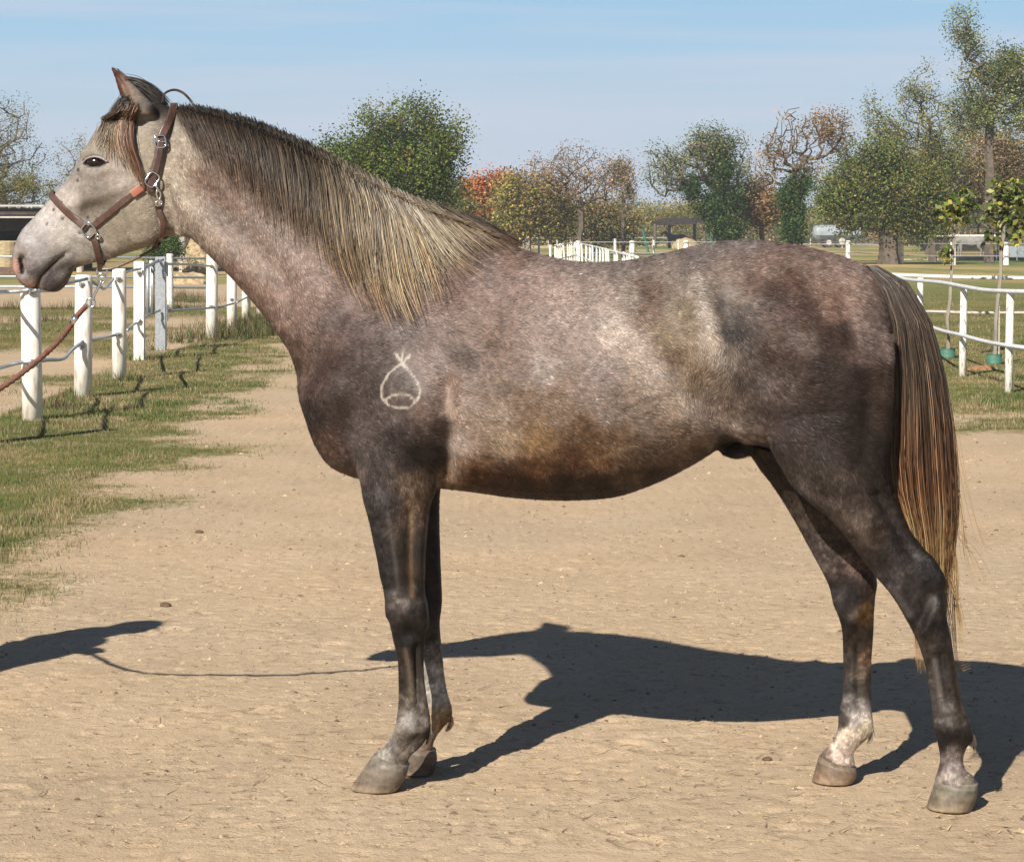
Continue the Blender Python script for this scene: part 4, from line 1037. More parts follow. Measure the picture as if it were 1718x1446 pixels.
# coat colour: (u, v, r, g, b) as hair patches, with some of the body's shading in their tones
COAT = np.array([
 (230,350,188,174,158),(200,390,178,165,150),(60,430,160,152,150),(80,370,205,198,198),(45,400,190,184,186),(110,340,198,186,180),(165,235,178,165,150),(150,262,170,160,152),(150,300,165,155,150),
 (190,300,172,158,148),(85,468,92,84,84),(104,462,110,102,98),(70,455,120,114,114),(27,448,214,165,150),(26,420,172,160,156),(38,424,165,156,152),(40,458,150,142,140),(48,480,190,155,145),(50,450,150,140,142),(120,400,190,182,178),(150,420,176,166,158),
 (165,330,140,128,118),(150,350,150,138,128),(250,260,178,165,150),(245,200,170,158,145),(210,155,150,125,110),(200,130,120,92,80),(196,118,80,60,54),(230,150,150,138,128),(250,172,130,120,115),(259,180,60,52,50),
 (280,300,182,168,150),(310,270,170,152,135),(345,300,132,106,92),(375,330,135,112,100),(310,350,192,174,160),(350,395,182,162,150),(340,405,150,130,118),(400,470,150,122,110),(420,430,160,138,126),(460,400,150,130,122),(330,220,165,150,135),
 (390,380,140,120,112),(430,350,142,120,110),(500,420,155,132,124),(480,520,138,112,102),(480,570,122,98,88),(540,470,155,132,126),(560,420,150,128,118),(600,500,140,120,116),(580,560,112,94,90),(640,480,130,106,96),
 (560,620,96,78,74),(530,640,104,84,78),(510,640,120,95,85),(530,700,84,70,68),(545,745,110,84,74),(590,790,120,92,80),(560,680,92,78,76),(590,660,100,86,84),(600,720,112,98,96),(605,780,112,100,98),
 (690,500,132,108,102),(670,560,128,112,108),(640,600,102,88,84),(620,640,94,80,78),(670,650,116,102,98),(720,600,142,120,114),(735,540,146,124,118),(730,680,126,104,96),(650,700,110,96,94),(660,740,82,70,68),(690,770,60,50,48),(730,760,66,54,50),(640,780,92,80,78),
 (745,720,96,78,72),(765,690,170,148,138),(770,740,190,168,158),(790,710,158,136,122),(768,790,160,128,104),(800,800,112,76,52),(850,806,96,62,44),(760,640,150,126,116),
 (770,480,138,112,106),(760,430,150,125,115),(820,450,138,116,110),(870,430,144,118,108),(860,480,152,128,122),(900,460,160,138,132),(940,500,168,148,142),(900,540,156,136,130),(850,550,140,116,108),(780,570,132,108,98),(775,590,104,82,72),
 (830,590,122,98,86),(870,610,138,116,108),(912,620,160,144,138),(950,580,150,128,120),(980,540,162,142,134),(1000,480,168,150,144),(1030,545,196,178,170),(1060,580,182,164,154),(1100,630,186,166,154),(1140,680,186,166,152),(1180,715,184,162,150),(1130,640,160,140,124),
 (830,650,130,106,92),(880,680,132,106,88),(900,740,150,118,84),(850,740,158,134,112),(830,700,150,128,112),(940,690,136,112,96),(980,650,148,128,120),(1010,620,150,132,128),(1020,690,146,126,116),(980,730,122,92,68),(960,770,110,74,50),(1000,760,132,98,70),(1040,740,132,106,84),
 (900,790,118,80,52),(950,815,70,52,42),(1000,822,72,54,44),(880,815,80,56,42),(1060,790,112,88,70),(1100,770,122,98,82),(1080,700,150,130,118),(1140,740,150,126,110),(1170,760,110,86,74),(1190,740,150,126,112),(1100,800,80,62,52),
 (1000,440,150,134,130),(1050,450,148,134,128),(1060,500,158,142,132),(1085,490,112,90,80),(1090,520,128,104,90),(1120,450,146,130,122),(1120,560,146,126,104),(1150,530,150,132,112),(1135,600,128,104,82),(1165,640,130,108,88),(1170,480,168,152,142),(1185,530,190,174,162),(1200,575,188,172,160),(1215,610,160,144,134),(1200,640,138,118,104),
 (1225,680,120,100,90),(1212,754,46,38,36),(1225,760,44,36,34),(1240,756,46,38,36),(1255,756,50,42,40),(1232,747,60,50,46),(1240,722,184,164,154),(1255,738,190,170,158),(1210,700,168,148,136),  # near-black sheath points paint in the shade under the belly
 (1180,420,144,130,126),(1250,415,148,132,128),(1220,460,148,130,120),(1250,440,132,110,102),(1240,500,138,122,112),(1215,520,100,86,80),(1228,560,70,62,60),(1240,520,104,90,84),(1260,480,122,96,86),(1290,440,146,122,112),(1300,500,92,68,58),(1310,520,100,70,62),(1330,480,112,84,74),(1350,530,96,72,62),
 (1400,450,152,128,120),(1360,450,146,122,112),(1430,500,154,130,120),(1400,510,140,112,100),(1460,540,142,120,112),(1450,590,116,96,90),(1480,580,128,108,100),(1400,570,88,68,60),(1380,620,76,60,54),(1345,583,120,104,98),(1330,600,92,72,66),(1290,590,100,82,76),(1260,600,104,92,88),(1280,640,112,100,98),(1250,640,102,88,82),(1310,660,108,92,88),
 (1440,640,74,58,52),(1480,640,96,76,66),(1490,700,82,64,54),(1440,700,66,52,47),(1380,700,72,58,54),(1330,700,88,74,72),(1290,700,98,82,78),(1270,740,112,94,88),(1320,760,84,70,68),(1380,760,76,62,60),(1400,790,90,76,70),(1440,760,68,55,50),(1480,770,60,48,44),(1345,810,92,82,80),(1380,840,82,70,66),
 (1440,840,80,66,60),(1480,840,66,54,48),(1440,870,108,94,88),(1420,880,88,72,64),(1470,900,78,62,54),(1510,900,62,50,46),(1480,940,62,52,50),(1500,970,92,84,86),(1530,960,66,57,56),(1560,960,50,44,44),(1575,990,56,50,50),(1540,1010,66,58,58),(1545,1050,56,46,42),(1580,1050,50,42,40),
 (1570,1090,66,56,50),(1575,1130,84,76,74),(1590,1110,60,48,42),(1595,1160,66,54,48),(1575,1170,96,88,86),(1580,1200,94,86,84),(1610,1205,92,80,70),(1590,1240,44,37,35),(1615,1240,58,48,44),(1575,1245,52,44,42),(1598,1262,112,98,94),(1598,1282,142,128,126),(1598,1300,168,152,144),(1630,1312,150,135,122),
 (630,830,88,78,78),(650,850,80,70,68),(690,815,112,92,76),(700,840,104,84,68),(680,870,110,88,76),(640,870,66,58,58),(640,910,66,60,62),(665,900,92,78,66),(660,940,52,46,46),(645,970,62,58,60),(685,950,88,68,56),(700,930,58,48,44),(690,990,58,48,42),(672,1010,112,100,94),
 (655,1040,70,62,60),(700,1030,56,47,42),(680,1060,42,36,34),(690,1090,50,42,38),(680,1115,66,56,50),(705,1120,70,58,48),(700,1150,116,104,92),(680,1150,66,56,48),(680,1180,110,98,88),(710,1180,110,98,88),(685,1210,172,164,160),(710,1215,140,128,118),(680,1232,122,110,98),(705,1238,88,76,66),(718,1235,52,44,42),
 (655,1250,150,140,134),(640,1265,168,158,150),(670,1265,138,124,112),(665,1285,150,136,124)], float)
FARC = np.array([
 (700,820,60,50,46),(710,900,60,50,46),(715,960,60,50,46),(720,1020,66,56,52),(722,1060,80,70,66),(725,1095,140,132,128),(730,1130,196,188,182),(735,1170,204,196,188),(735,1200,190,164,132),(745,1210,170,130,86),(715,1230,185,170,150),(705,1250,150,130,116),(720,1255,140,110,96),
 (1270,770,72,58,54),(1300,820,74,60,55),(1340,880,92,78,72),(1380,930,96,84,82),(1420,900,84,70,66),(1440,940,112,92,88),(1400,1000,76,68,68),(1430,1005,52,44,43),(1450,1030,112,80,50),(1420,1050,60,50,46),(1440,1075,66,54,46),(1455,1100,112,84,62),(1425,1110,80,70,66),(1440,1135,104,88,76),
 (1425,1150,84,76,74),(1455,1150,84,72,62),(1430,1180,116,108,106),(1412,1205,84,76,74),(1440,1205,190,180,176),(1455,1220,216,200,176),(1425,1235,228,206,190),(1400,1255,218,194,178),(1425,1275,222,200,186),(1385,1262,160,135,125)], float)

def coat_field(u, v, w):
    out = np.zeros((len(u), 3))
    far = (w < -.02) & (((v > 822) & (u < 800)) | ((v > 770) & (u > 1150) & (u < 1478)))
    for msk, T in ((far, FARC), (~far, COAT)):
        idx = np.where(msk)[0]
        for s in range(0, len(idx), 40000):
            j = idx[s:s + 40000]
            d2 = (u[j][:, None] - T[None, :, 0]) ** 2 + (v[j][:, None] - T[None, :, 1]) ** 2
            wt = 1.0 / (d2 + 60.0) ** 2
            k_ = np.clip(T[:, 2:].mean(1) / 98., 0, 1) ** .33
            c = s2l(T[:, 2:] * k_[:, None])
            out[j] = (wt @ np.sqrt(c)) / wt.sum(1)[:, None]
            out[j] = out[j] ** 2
    # point markings and darkened creases: (polyline, radius px, softness px, colour)
    return out

BRAND = [[(663,592),(676,613)], [(676,586),(674,602),(678,614)], [(688,596),(677,608)],
         [(672,611),(652,627),(640,648),(640,667),(652,680),(670,685),(688,683),(701,670),(705,655),(700,640),(688,625),(680,614),(673,609)],
         [(648,670),(658,663),(672,661),(686,663),(695,671)]]
DARKS = [([(60,484),(68,464),(86,446),(100,434),(108,428)], 1.1, (52,45,44)), ([(33,434),(37,457)], 3.2, (50,30,28)), ([(143,271),(150,268),(160,268),(170,270),(174,272),(168,275),(152,276),(145,274)], 4.2, (30,26,26)), ([(139,262),(150,258),(166,259),(178,266)], 1.6, (196,186,176)),  # painted shade in the mouth crease and nostril; eye and lid line
         ([(105,367)],2.4,(80,74,74)), ([(131,285)],2.2,(80,74,74)), ([(130,303)],2.0,(90,84,84)), ([(134,391)],2.4,(84,78,78)), ([(147,365)],2.2,(84,78,78)), ([(163,367)],2.2,(90,84,84)), ([(103,340)],2,(90,84,84)), ([(78,376)],1.8,(96,90,90)), ([(90,352)],1.8,(100,92,92)), ([(57,483)],2,(70,60,60)),
         ([(208,190),(203,160),(194,132),(186,114)], 5.0, (110,66,50))]

STREAKS = [([(686,845),(689,900),(687,950),(691,1000)], 3.5, .55, (148,120,90)), ([(651,860),(660,920),(668,985)], 3, .4, (120,112,108)), ([(704,870),(702,960)], 4, .5, (50,42,38)), ([(672,860),(678,940),(674,1000)], 5, .5, (52,46,44)),  # hair streaks plus painted highlights, and painted shade in grooves, hollows and creases
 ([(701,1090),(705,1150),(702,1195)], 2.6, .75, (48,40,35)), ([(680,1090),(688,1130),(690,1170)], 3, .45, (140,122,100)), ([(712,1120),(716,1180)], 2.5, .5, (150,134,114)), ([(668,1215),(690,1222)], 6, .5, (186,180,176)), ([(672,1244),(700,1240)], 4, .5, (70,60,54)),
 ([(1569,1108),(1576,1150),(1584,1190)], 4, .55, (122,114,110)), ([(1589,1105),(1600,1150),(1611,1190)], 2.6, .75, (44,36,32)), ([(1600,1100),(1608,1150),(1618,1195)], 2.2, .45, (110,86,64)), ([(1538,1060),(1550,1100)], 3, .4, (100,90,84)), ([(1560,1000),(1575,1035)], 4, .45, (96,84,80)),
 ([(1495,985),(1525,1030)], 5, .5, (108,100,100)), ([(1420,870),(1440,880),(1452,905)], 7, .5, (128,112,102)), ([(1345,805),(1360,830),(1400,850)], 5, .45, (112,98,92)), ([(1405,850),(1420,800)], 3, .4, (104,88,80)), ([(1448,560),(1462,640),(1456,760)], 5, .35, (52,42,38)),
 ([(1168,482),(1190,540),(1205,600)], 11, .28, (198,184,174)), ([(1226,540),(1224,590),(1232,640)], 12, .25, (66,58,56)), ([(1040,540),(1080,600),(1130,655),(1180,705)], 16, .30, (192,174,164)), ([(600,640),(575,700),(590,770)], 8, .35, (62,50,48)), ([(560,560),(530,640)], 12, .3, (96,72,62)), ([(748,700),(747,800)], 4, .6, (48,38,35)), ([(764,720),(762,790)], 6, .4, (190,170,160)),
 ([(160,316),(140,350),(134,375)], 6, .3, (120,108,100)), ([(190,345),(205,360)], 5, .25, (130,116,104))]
ALB = 0.60
def coat_color(P, u, v, w):
    c = coat_field(u, v, w)
    q = np.stack([u, v], -1)
    q3 = np.hstack([q / 100.0, np.sign(w)[:, None] * 3.0])
    n1 = noise(q3, 3.2, 11, 3) - .5                  # hand-sized dapples
    n2 = noise(q3, 12, 12, 2) - .5                   # finger-sized dapples
    n3 = noise(q3, 2.0, 13, 2) - .5                  # rust to blue-grey drift
    n4 = noise(q3, 30, 14, 1) - .5
    legs = np.clip((v - 760) / 120, 0, 1) * (u > 480)
    headm = np.clip((300 - u) / 60, 0, 1)
    amp = (1 - .55 * headm)
    c = c * np.exp(amp * (n1 * .5 + n2 * .72 + n4 * .45) + headm * (n2 * .08 + n4 * .2) + legs * (n1 * .5 + n2 * .7 + n4 * .5))[:, None]
    c = c * (1 + .16 * headm)[:, None]
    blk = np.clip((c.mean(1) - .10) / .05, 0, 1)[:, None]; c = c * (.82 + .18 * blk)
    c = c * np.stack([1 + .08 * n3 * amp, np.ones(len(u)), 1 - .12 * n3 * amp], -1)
    for pl, r, rgb in DARKS:
        k = np.clip((r + 1.2 - segd(u, v, pl)) / 1.6, 0, 1)[:, None] * (w > 0)[:, None]
        c = c * (1 - k) + s2l(rgb) * k
    d = np.full(len(u), 99.)
    for pl in BRAND: d = np.minimum(d, segd(u, v, pl))
    nb = noise(q3, 22, 21, 1)
    k = (np.clip((2.3 + (nb - .5) * 1.6 - d) / 1.6, 0, 1) * (.62 + .3 * nb) * (w > 0))[:, None]
    c = c * (1 - k) + s2l((228, 216, 204)) * k
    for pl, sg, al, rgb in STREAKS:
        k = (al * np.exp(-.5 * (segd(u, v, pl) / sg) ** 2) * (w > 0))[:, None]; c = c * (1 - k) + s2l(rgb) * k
    return np.clip(c * ALB * V3(1.0, 1.005, .955), 0.006, 0.9)

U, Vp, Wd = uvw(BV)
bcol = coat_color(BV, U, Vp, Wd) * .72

# short coat hair, part of the same skin mesh
def flow(u, v):
    fx = np.ones(len(u)); fy = np.full(len(u), .35)
    legs = (v > 780) & (u > 520)
    t = np.clip((v - 720) / 110, 0, 1)
    fx = fx * (1 - t) + .12 * t; fy = fy * (1 - t) + 1.0 * t
    nk = np.clip((600 - u) / 120, 0, 1) * (v < 720)
    fx = fx * (1 - nk) + .55 * nk; fy = fy * (1 - nk) + .9 * nk
    hd = np.clip((300 - u) / 40, 0, 1)
    fx = fx * (1 - hd) + .5 * hd; fy = fy * (1 - hd) - .15 * hd
    fl = np.exp(-((u - 1200) ** 2 + (v - 640) ** 2) / (2 * 60 ** 2))      # whorl at the flank
    fx = fx - fl * 1.3; fy = fy + fl * .1
    return fx, fy

tri = np.vstack([f if f.shape[1] == 3 else np.vstack([f[:, [0, 1, 2]], f[:, [0, 2, 3]]]) for f in BF])
ta, tb, tcc = BV[tri[:, 0]], BV[tri[:, 1]], BV[tri[:, 2]]
tn = np.cross(tb - ta, tcc - ta); ar = np.linalg.norm(tn, axis=1) / 2
tn = tn / (2 * ar[:, None] + 1e-12)
cen = (ta + tb + tcc) / 3
toc = V3(0, 0, CH) - cen; toc /= np.linalg.norm(toc, axis=1)[:, None]
facing = (tn * toc).sum(1)
wgt = ar * np.where(facing > -.15, 1.0, .12)
cu, cv, cw = uvw(cen)
wgt *= np.where((np.hypot((cu - 158) / 17, (cv - 272) / 10) < 1.0) & (cw > 0), 0, 1)
wgt *= np.where((cu < 300) | ((cv > 900)), 1.7, 1.0)
NH = 430000
rng = np.random.default_rng(3)
ti = rng.choice(len(tri), NH, p=wgt / wgt.sum())
r1, r2 = rng.random(NH), rng.random(NH); s = np.sqrt(r1)
b0, b1, b2 = 1 - s, s * (1 - r2), s * r2
HPt = ta[ti] * b0[:, None] + tb[ti] * b1[:, None] + tcc[ti] * b2[:, None]
HN = BN[tri[ti, 0]] * b0[:, None] + BN[tri[ti, 1]] * b1[:, None] + BN[tri[ti, 2]] * b2[:, None]
HN /= np.linalg.norm(HN, axis=1)[:, None]
hu, hv, hw = uvw(HPt)
fx, fy = flow(hu, hv)
jit = noise(np.stack([hu, hv], -1) / 100., 5, 31, 2) - .5
ang = jit * 1.1 + rng.normal(0, .22, NH)
fx, fy = fx * np.cos(ang) - fy * np.sin(ang), fx * np.sin(ang) + fy * np.cos(ang)
Dv = fx[:, None] * TA - fy[:, None] * V3(0, 0, 1)
Dv -= HN * (Dv * HN).sum(1)[:, None]
Dv /= np.linalg.norm(Dv, axis=1)[:, None] + 1e-9
Bv = np.cross(HN, Dv)
fine = np.clip((310 - hu) / 60, 0, 1) + np.clip((hv - 820) / 120, 0, 1)
fine = np.clip(fine, 0, 1)
Ln = (0.015 - .0075 * fine) * rng.uniform(.6, 1.3, NH)
Wn = (0.00095 - .0003 * fine) * rng.uniform(.7, 1.3, NH)
bd = np.full(NH, 99.)
for pl in BRAND: bd = np.minimum(bd, segd(hu, hv, pl))
Ln = np.where(bd < 9, Ln * .45, Ln)
MIDP = HPt + Dv * (Ln * .5)[:, None]
mu, mv_, mw = uvw(MIDP)
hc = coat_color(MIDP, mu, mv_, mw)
lift = rng.uniform(.05, .28, NH)
tilt = rng.normal(0, .25, NH)
side = (Bv * np.cos(tilt)[:, None] + HN * np.sin(tilt)[:, None]) * Wn[:, None]
root = HPt - HN * .0006
tip = root + (Dv + HN * lift[:, None]) * Ln[:, None]
HV = np.stack([root - side, root + side, tip], 1).reshape(-1, 3)
roan = rng.normal(0, .30, NH)
lum = np.exp(roan)
hc = hc * lum[:, None]
grey = hc.mean(1)[:, None]
hc = np.where((roan > .25)[:, None], hc * .55 + grey * .45, hc)
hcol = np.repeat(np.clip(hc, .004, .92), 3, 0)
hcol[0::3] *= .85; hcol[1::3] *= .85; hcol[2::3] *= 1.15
HF = np.arange(NH * 3).reshape(-1, 3) + len(BV)
M_coat = attr_mat('horse_coat', rough=0.5, spec=0.2)
horse = empty('horse', HP(1000, 1340, 0) * V3(1, 1, 0), 'dappled rose grey horse standing side on in a brown halter, nose to the left', 'horse')
allF = [f for f in BF] + [HF]
smf = np.concatenate([np.ones(len(f), bool) for f in BF] + [np.zeros(NH, bool)])
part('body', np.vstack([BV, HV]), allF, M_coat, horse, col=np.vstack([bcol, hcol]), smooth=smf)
print('BODY', len(BV), 'w', uvw(BV)[2].min(), uvw(BV)[2].max())

# ------------------------------------------------------------------ hooves, eyes
M_hoof = attr_mat('hoof_horn', rough=.55, spec=.3, noise_amt=.3, nscale=60)
def hoof(top, bot, w, hw, cola, colb):
    """top/bottom silhouettes (u1,v1,u2,v2) front and back; half width hw"""
    (a1, b1, a2, b2), (c1, d1, c2, d2) = top, bot
    A0, B0 = HP(a1, b1, w), HP(a2, b2, w); A1, B1 = HP(c1, d1, w), HP(c2, d2, w)
    A1[2] = .001; B1[2] = .001
    Vs = []; n_ = 28; a = np.arange(n_) / n_ * 2 * np.pi; cols = []
    for t, g_ in ((-.12, .80), (0, .92), (.06, .985), (.15, 1.02), (.35, 1.06), (.55, 1.09), (.75, 1.12), (.92, 1.15), (1.0, 1.13)):
        A = A0 + (A1 - A0) * t; B = B0 + (B1 - B0) * min(t, 1) + TA * .006 * math.sin(max(t, 0) * math.pi); c = (A + B) / 2; ax = (A - B) / 2
        hz_ = (hw * g_)
        sq = np.sign(np.sin(a)) * np.abs(np.sin(a)) ** .85
        Vs.append(c + np.cos(a)[:, None] * ax + (sq * hz_ * (1 - .12 * np.cos(a)))[:, None] * NA)
        k = np.clip(t, 0, 1); cc = s2l(cola) * (1 - k) + s2l(colb) * k
        cols.append(np.tile(cc * (1.25 if t <= .06 else 1) * (1 + .1 * math.sin(t * 40)), (n_, 1)))
    m_ = len(Vs); V = np.vstack(Vs + [Vs[0].mean(0)[None], Vs[-1].mean(0)[None]])
    i = np.arange(m_ - 1)[:, None] * n_; q = np.arange(n_)[None]; q2 = (q + 1) % n_
    Q = np.stack([i + q, i + q2, i + n_ + q2, i + n_ + q], -1).reshape(-1, 4); kk = np.arange(n_); k2 = (kk + 1) % n_
    T = np.vstack([np.stack([k2, kk, np.full(n_, m_ * n_)], -1), np.stack([(m_ - 1) * n_ + kk, (m_ - 1) * n_ + k2, np.full(n_, m_ * n_ + 1)], -1)])
    col = np.vstack(cols + [cols[0][:1], cols[-1][:1]])
    st = noise(V * np.array([1, 1, .3]), 90, 71, 2)
    rg = noise(V * np.array([.05, .05, 1]), 160, 72, 1); dust = np.clip((.022 - V[:, 2]) / .03 + (noise(V, 60, 73, 2) - .5), 0, 1)[:, None] * .7; col = col * (.55 + .5 * st + .35 * rg)[:, None] * .60; col = col * (1 - dust) + V3(.36, .275, .185) * dust
    return part('hoof', V, [Q, T], M_hoof, horse, col=col, smooth=True)
hoof((624, 1269, 685, 1287), (588, 1317, 668, 1327), .115, .053, (120, 112, 100), (124, 106, 88))
hoof((680, 1251, 731, 1262), (655, 1300, 727, 1296), -.10, .050, (104, 90, 76), (92, 78, 64))
hoof((1569, 1309, 1640, 1317), (1554, 1364, 1630, 1350), .11, .055, (122, 116, 102), (120, 104, 84))
hoof((1373, 1271, 1437, 1290), (1362, 1312, 1431, 1307), -.155, .050, (120, 106, 88), (132, 102, 80))

M_eye, ne_, be_ = new_mat('eye'); be_.inputs['Base Color'].default_value = (.012, .007, .005, 1); be_.inputs['Roughness'].default_value = .16
ep, en, _ = cast(159, 272)
for sgn in (1, -1):
    c = ep - en * .002
    if sgn < 0:
        dw = (c - V3(HX0, HD0, 0)) @ NA; c = c - 2 * dw * NA
    V, Fs = ball((0, 0, 0), (.0255, .0140, .0138), 20, 12)
    R = np.stack([TA, NA * sgn, V3(0, 0, 1)], 1)
    part('eye', V @ R.T + c, Fs, M_eye, horse, smooth=True)

M_lid = simple_mat('eyelid', (.24, .21, .195), rough=.7)
for pts_, r_ in (([(140,275),(147,266),(159,262),(172,265),(181,272)], .0030),):
    c_ = np.array([cast(u_, v_, .0035)[0] for u_, v_ in catmull(pts_, 4)])
    part('eyelid', *tube(c_, r_, 8), M_lid, horse, smooth=True)
    part('eyelid', *tube(c_ - 2 * ((c_ - V3(HX0, HD0, 0)) @ NA)[:, None] * NA, r_, 8), M_lid, horse, smooth=True)

# ------------------------------------------------------------------ mane, forelock, tail, fetlock hair
M_hair = attr_mat('horse_hair', rough=.42, spec=.45)
def strands(paths, rad, cols, nseg=3):
    """paths (n,k,3), rad (n,), cols (n,k,3) -> three-sided tapering strands"""
    n_, k_, _ = paths.shape
    T = np.gradient(paths, axis=1); T /= np.linalg.norm(T, axis=2)[..., None] + 1e-9
    rr = np.random.default_rng(n_ + k_)
    A = np.cross(T, rr.normal(0, 1, (n_, 1, 3))); A /= np.linalg.norm(A, axis=2)[..., None] + 1e-9
    B = np.cross(T, A)
    tp = (1 - np.linspace(0, 1, k_) ** 3 * .85)[None, :, None]
    R = rad[:, None, None] * tp
    rings = []
    for j in range(nseg):
        a = 2 * math.pi * j / nseg
        rings.append(paths + R * (math.cos(a) * A + math.sin(a) * B))
    V = np.stack(rings, 2).reshape(-1, 3); cols = cols * .62 * V3(1.01, .985, .985)
    base = (np.arange(n_)[:, None, None] * k_ + np.arange(k_ - 1)[None, :, None]) * nseg
    j = np.arange(nseg)[None, None]; j2 = (j + 1) % nseg
    Q = np.stack([base + j, base + j2, base + nseg + j2, base + nseg + j], -1).reshape(-1, 4)
    return V, [Q], np.repeat(cols.reshape(-1, 3), nseg, 0)

def lerp_guides(gt, G, t):
    G = np.array(G, float); out = np.empty((len(t),) + G.shape[1:])
    for a in range(G.shape[1]):
        for b in range(G.shape[2]): out[:, a, b] = np.interp(t, gt, G[:, a, b])
    return out

def hairfall(guides, n_, k_, seed, lift0, lift1, rad, palette, clump=26, spread=7.0, lenvar=.25, wroot=0.0, jroot=3.0):
    """guide curves in photo px laid over the body surface; hairs follow them in locks"""
    r = np.random.default_rng(seed)
    gt = np.linspace(0, 1, len(guides))
    tc_ = np.sort(r.random(clump)); which = r.integers(0, clump, n_)
    t = r.random(n_)
    tcl = tc_[which]; pull = r.uniform(.62, 1.0, n_)
    own = lerp_guides(gt, guides, t); lock = lerp_guides(gt, guides, np.clip(tcl + (t - tcl) * .25, 0, 1))
    kc = own.shape[1]; f = (np.linspace(0, 1, kc) ** 1.1)[None, :, None]
    near_ = np.abs(t - tcl) < 1.6 / clump
    mixf = f * pull[:, None, None] * near_[:, None, None]
    C = own * (1 - mixf) + lock * mixf
    lockoff = r.normal(0, spread, (clump, 2))[which][:, None, :] * f
    lw = (r.normal(0, 4.5, (clump, 1)) * np.sin(np.linspace(0, 1, kc)[None] * r.uniform(3, 7, (clump, 1)) + r.uniform(0, 6.3, (clump, 1))) * np.linspace(0, 1, kc)[None] ** .7)[which]
    C[:, :, 0] += lw * near_[:, None]
    C = C + lockoff * near_[:, None, None] + r.normal(0, spread * .34, (n_, 1, 2)) * f + r.normal(0, jroot, (n_, 1, 2)) * (1 - f)
    lockln = np.clip(1 + r.normal(-.08, .15, clump), .6, 1.15)[which]
    ln = np.where(r.random(n_) < .5, r.uniform(.42, .74, n_), r.uniform(.68, 1.04, n_)) * lockln if lenvar > .5 else np.clip(r.normal(1 - lenvar * .4, lenvar * .55, n_), .35, 1.12) * lockln
    s_ = np.linspace(0, 1, k_)
    out = np.empty((n_, k_, 2))
    for i in range(n_):
        c = catmull(C[i], 6); x = s_ * ln[i] * (len(c) - 1); x = np.minimum(x, len(c) - 1)
        out[i, :, 0] = np.interp(x, np.arange(len(c)), c[:, 0]); out[i, :, 1] = np.interp(x, np.arange(len(c)), c[:, 1])
    wav = r.normal(0, 1.0, (n_, 1)) * np.sin(s_[None] * r.uniform(2, 9, (n_, 1)) + r.uniform(0, 6, (n_, 1))) * s_[None]
    out[:, :, 0] += wav
    P = np.empty((n_, k_, 3))
    depth = r.random(n_)
    for i in range(n_):
        wl = wroot; o = lift0 + (lift1 - lift0) * depth[i]
        for j in range(k_):
            p, nn, ok = cast(out[i, j, 0], out[i, j, 1], 0.0, wl)
            if ok:
                p = p + NA * (o * (.35 + .65 * min(1, j / (k_ * .25)))) + nn * .002
                wl = max(wl, float((p - V3(HX0, HD0, 0)) @ NA))
            else:
                p = HP(out[i, j, 0], out[i, j, 1], wl + (depth[i] - .5) * .02)
            P[i, j] = p
    # keep sideways position from jumping where a hair leaves the silhouette
    Wp = (P - V3(HX0, HD0, 0)) @ NA
    for j in range(1, k_):
        Wp_t = np.clip(Wp[:, j], Wp[:, j - 1] - .02, Wp[:, j - 1] + .055)
        P[:, j] += (Wp_t - Wp[:, j])[:, None] * NA; Wp[:, j] = Wp_t
    cols = palette(t, s_[None] * ln[:, None], which, depth, r)
    return strands(P, rad * r.uniform(.7, 1.3, n_), cols)

def pal(stops, var=.22, lockvar=.28):
    """stops: list over t of (t, root, mid, tip) sRGB"""
    def fn(t, s, which, depth, r):
        tt = [a[0] for a in stops]; C = np.array([[s2l(x) for x in a[1:]] for a in stops])
        base = np.empty((len(t), 3, 3))
        for a in range(3):
            for b in range(3): base[:, a, b] = np.interp(t, tt, C[:, a, b])
        s = np.clip(s, 0, 1)[..., None]; k1 = np.clip(s / .45, 0, 1); k2 = np.clip((s - .45) / .55, 0, 1)
        c = base[:, None, 0] * (1 - k1) + base[:, None, 1] * k1; c = c * (1 - k2) + base[:, None, 2] * k2
        lv = r.normal(0, lockvar, which.max() + 1)[which]
        c = c * np.exp(lv + r.normal(0, var, len(t)))[:, None, None]
        dk = r.random(len(t)) < .14
        c[dk] *= .35
        return np.clip(c, .004, .85)
    return fn

mane_g = [
 [(300,182),(305,192),(312,210),(322,232),(332,262)], [(330,180),(338,200),(350,228),(362,262),(372,292)], [(370,188),(382,215),(392,248),(400,290),(404,330)],
 [(410,200),(424,232),(434,270),(440,320),(446,365)], [(450,213),(466,250),(474,300),(480,350),(484,400)], [(490,230),(506,275),(512,325),(516,380),(520,425)],
 [(530,250),(546,295),(552,350),(560,410),(572,458)], [(565,270),(584,320),(594,380),(604,440),(622,500)], [(600,288),(618,340),(626,400),(636,465),(652,522)],
 [(632,305),(650,352),(660,410),(668,468),(684,520)], [(662,322),(684,362),(700,405),(712,440),(730,470)], [(695,335),(722,368),(748,400),(772,428),(800,448)],
 [(730,348),(762,372),(792,395),(815,412),(835,428)], [(770,360),(800,378),(828,392),(850,404),(868,414)], [(810,376),(832,386),(852,396),(872,408),(885,415)]]
mpal = pal([(0, (58,50,42), (86,68,54), (128,98,74)), (.25, (48,44,38), (84,70,54), (138,110,84)), (.42, (62,56,46), (108,94,74), (156,130,100)),
            (.58, (124,116,100), (180,166,144), (200,180,150)), (.72, (176,166,150), (212,200,180), (212,192,160)), (.85, (118,108,92), (160,142,116), (170,142,112)), (1, (50,42,38), (76,58,50), (104,78,64))], .26, .42)
parts_m = [hairfall(mane_g, 6000, 12, 1, .004, .044, .00082, mpal, clump=60, spread=11, lenvar=.55, jroot=3.5)]
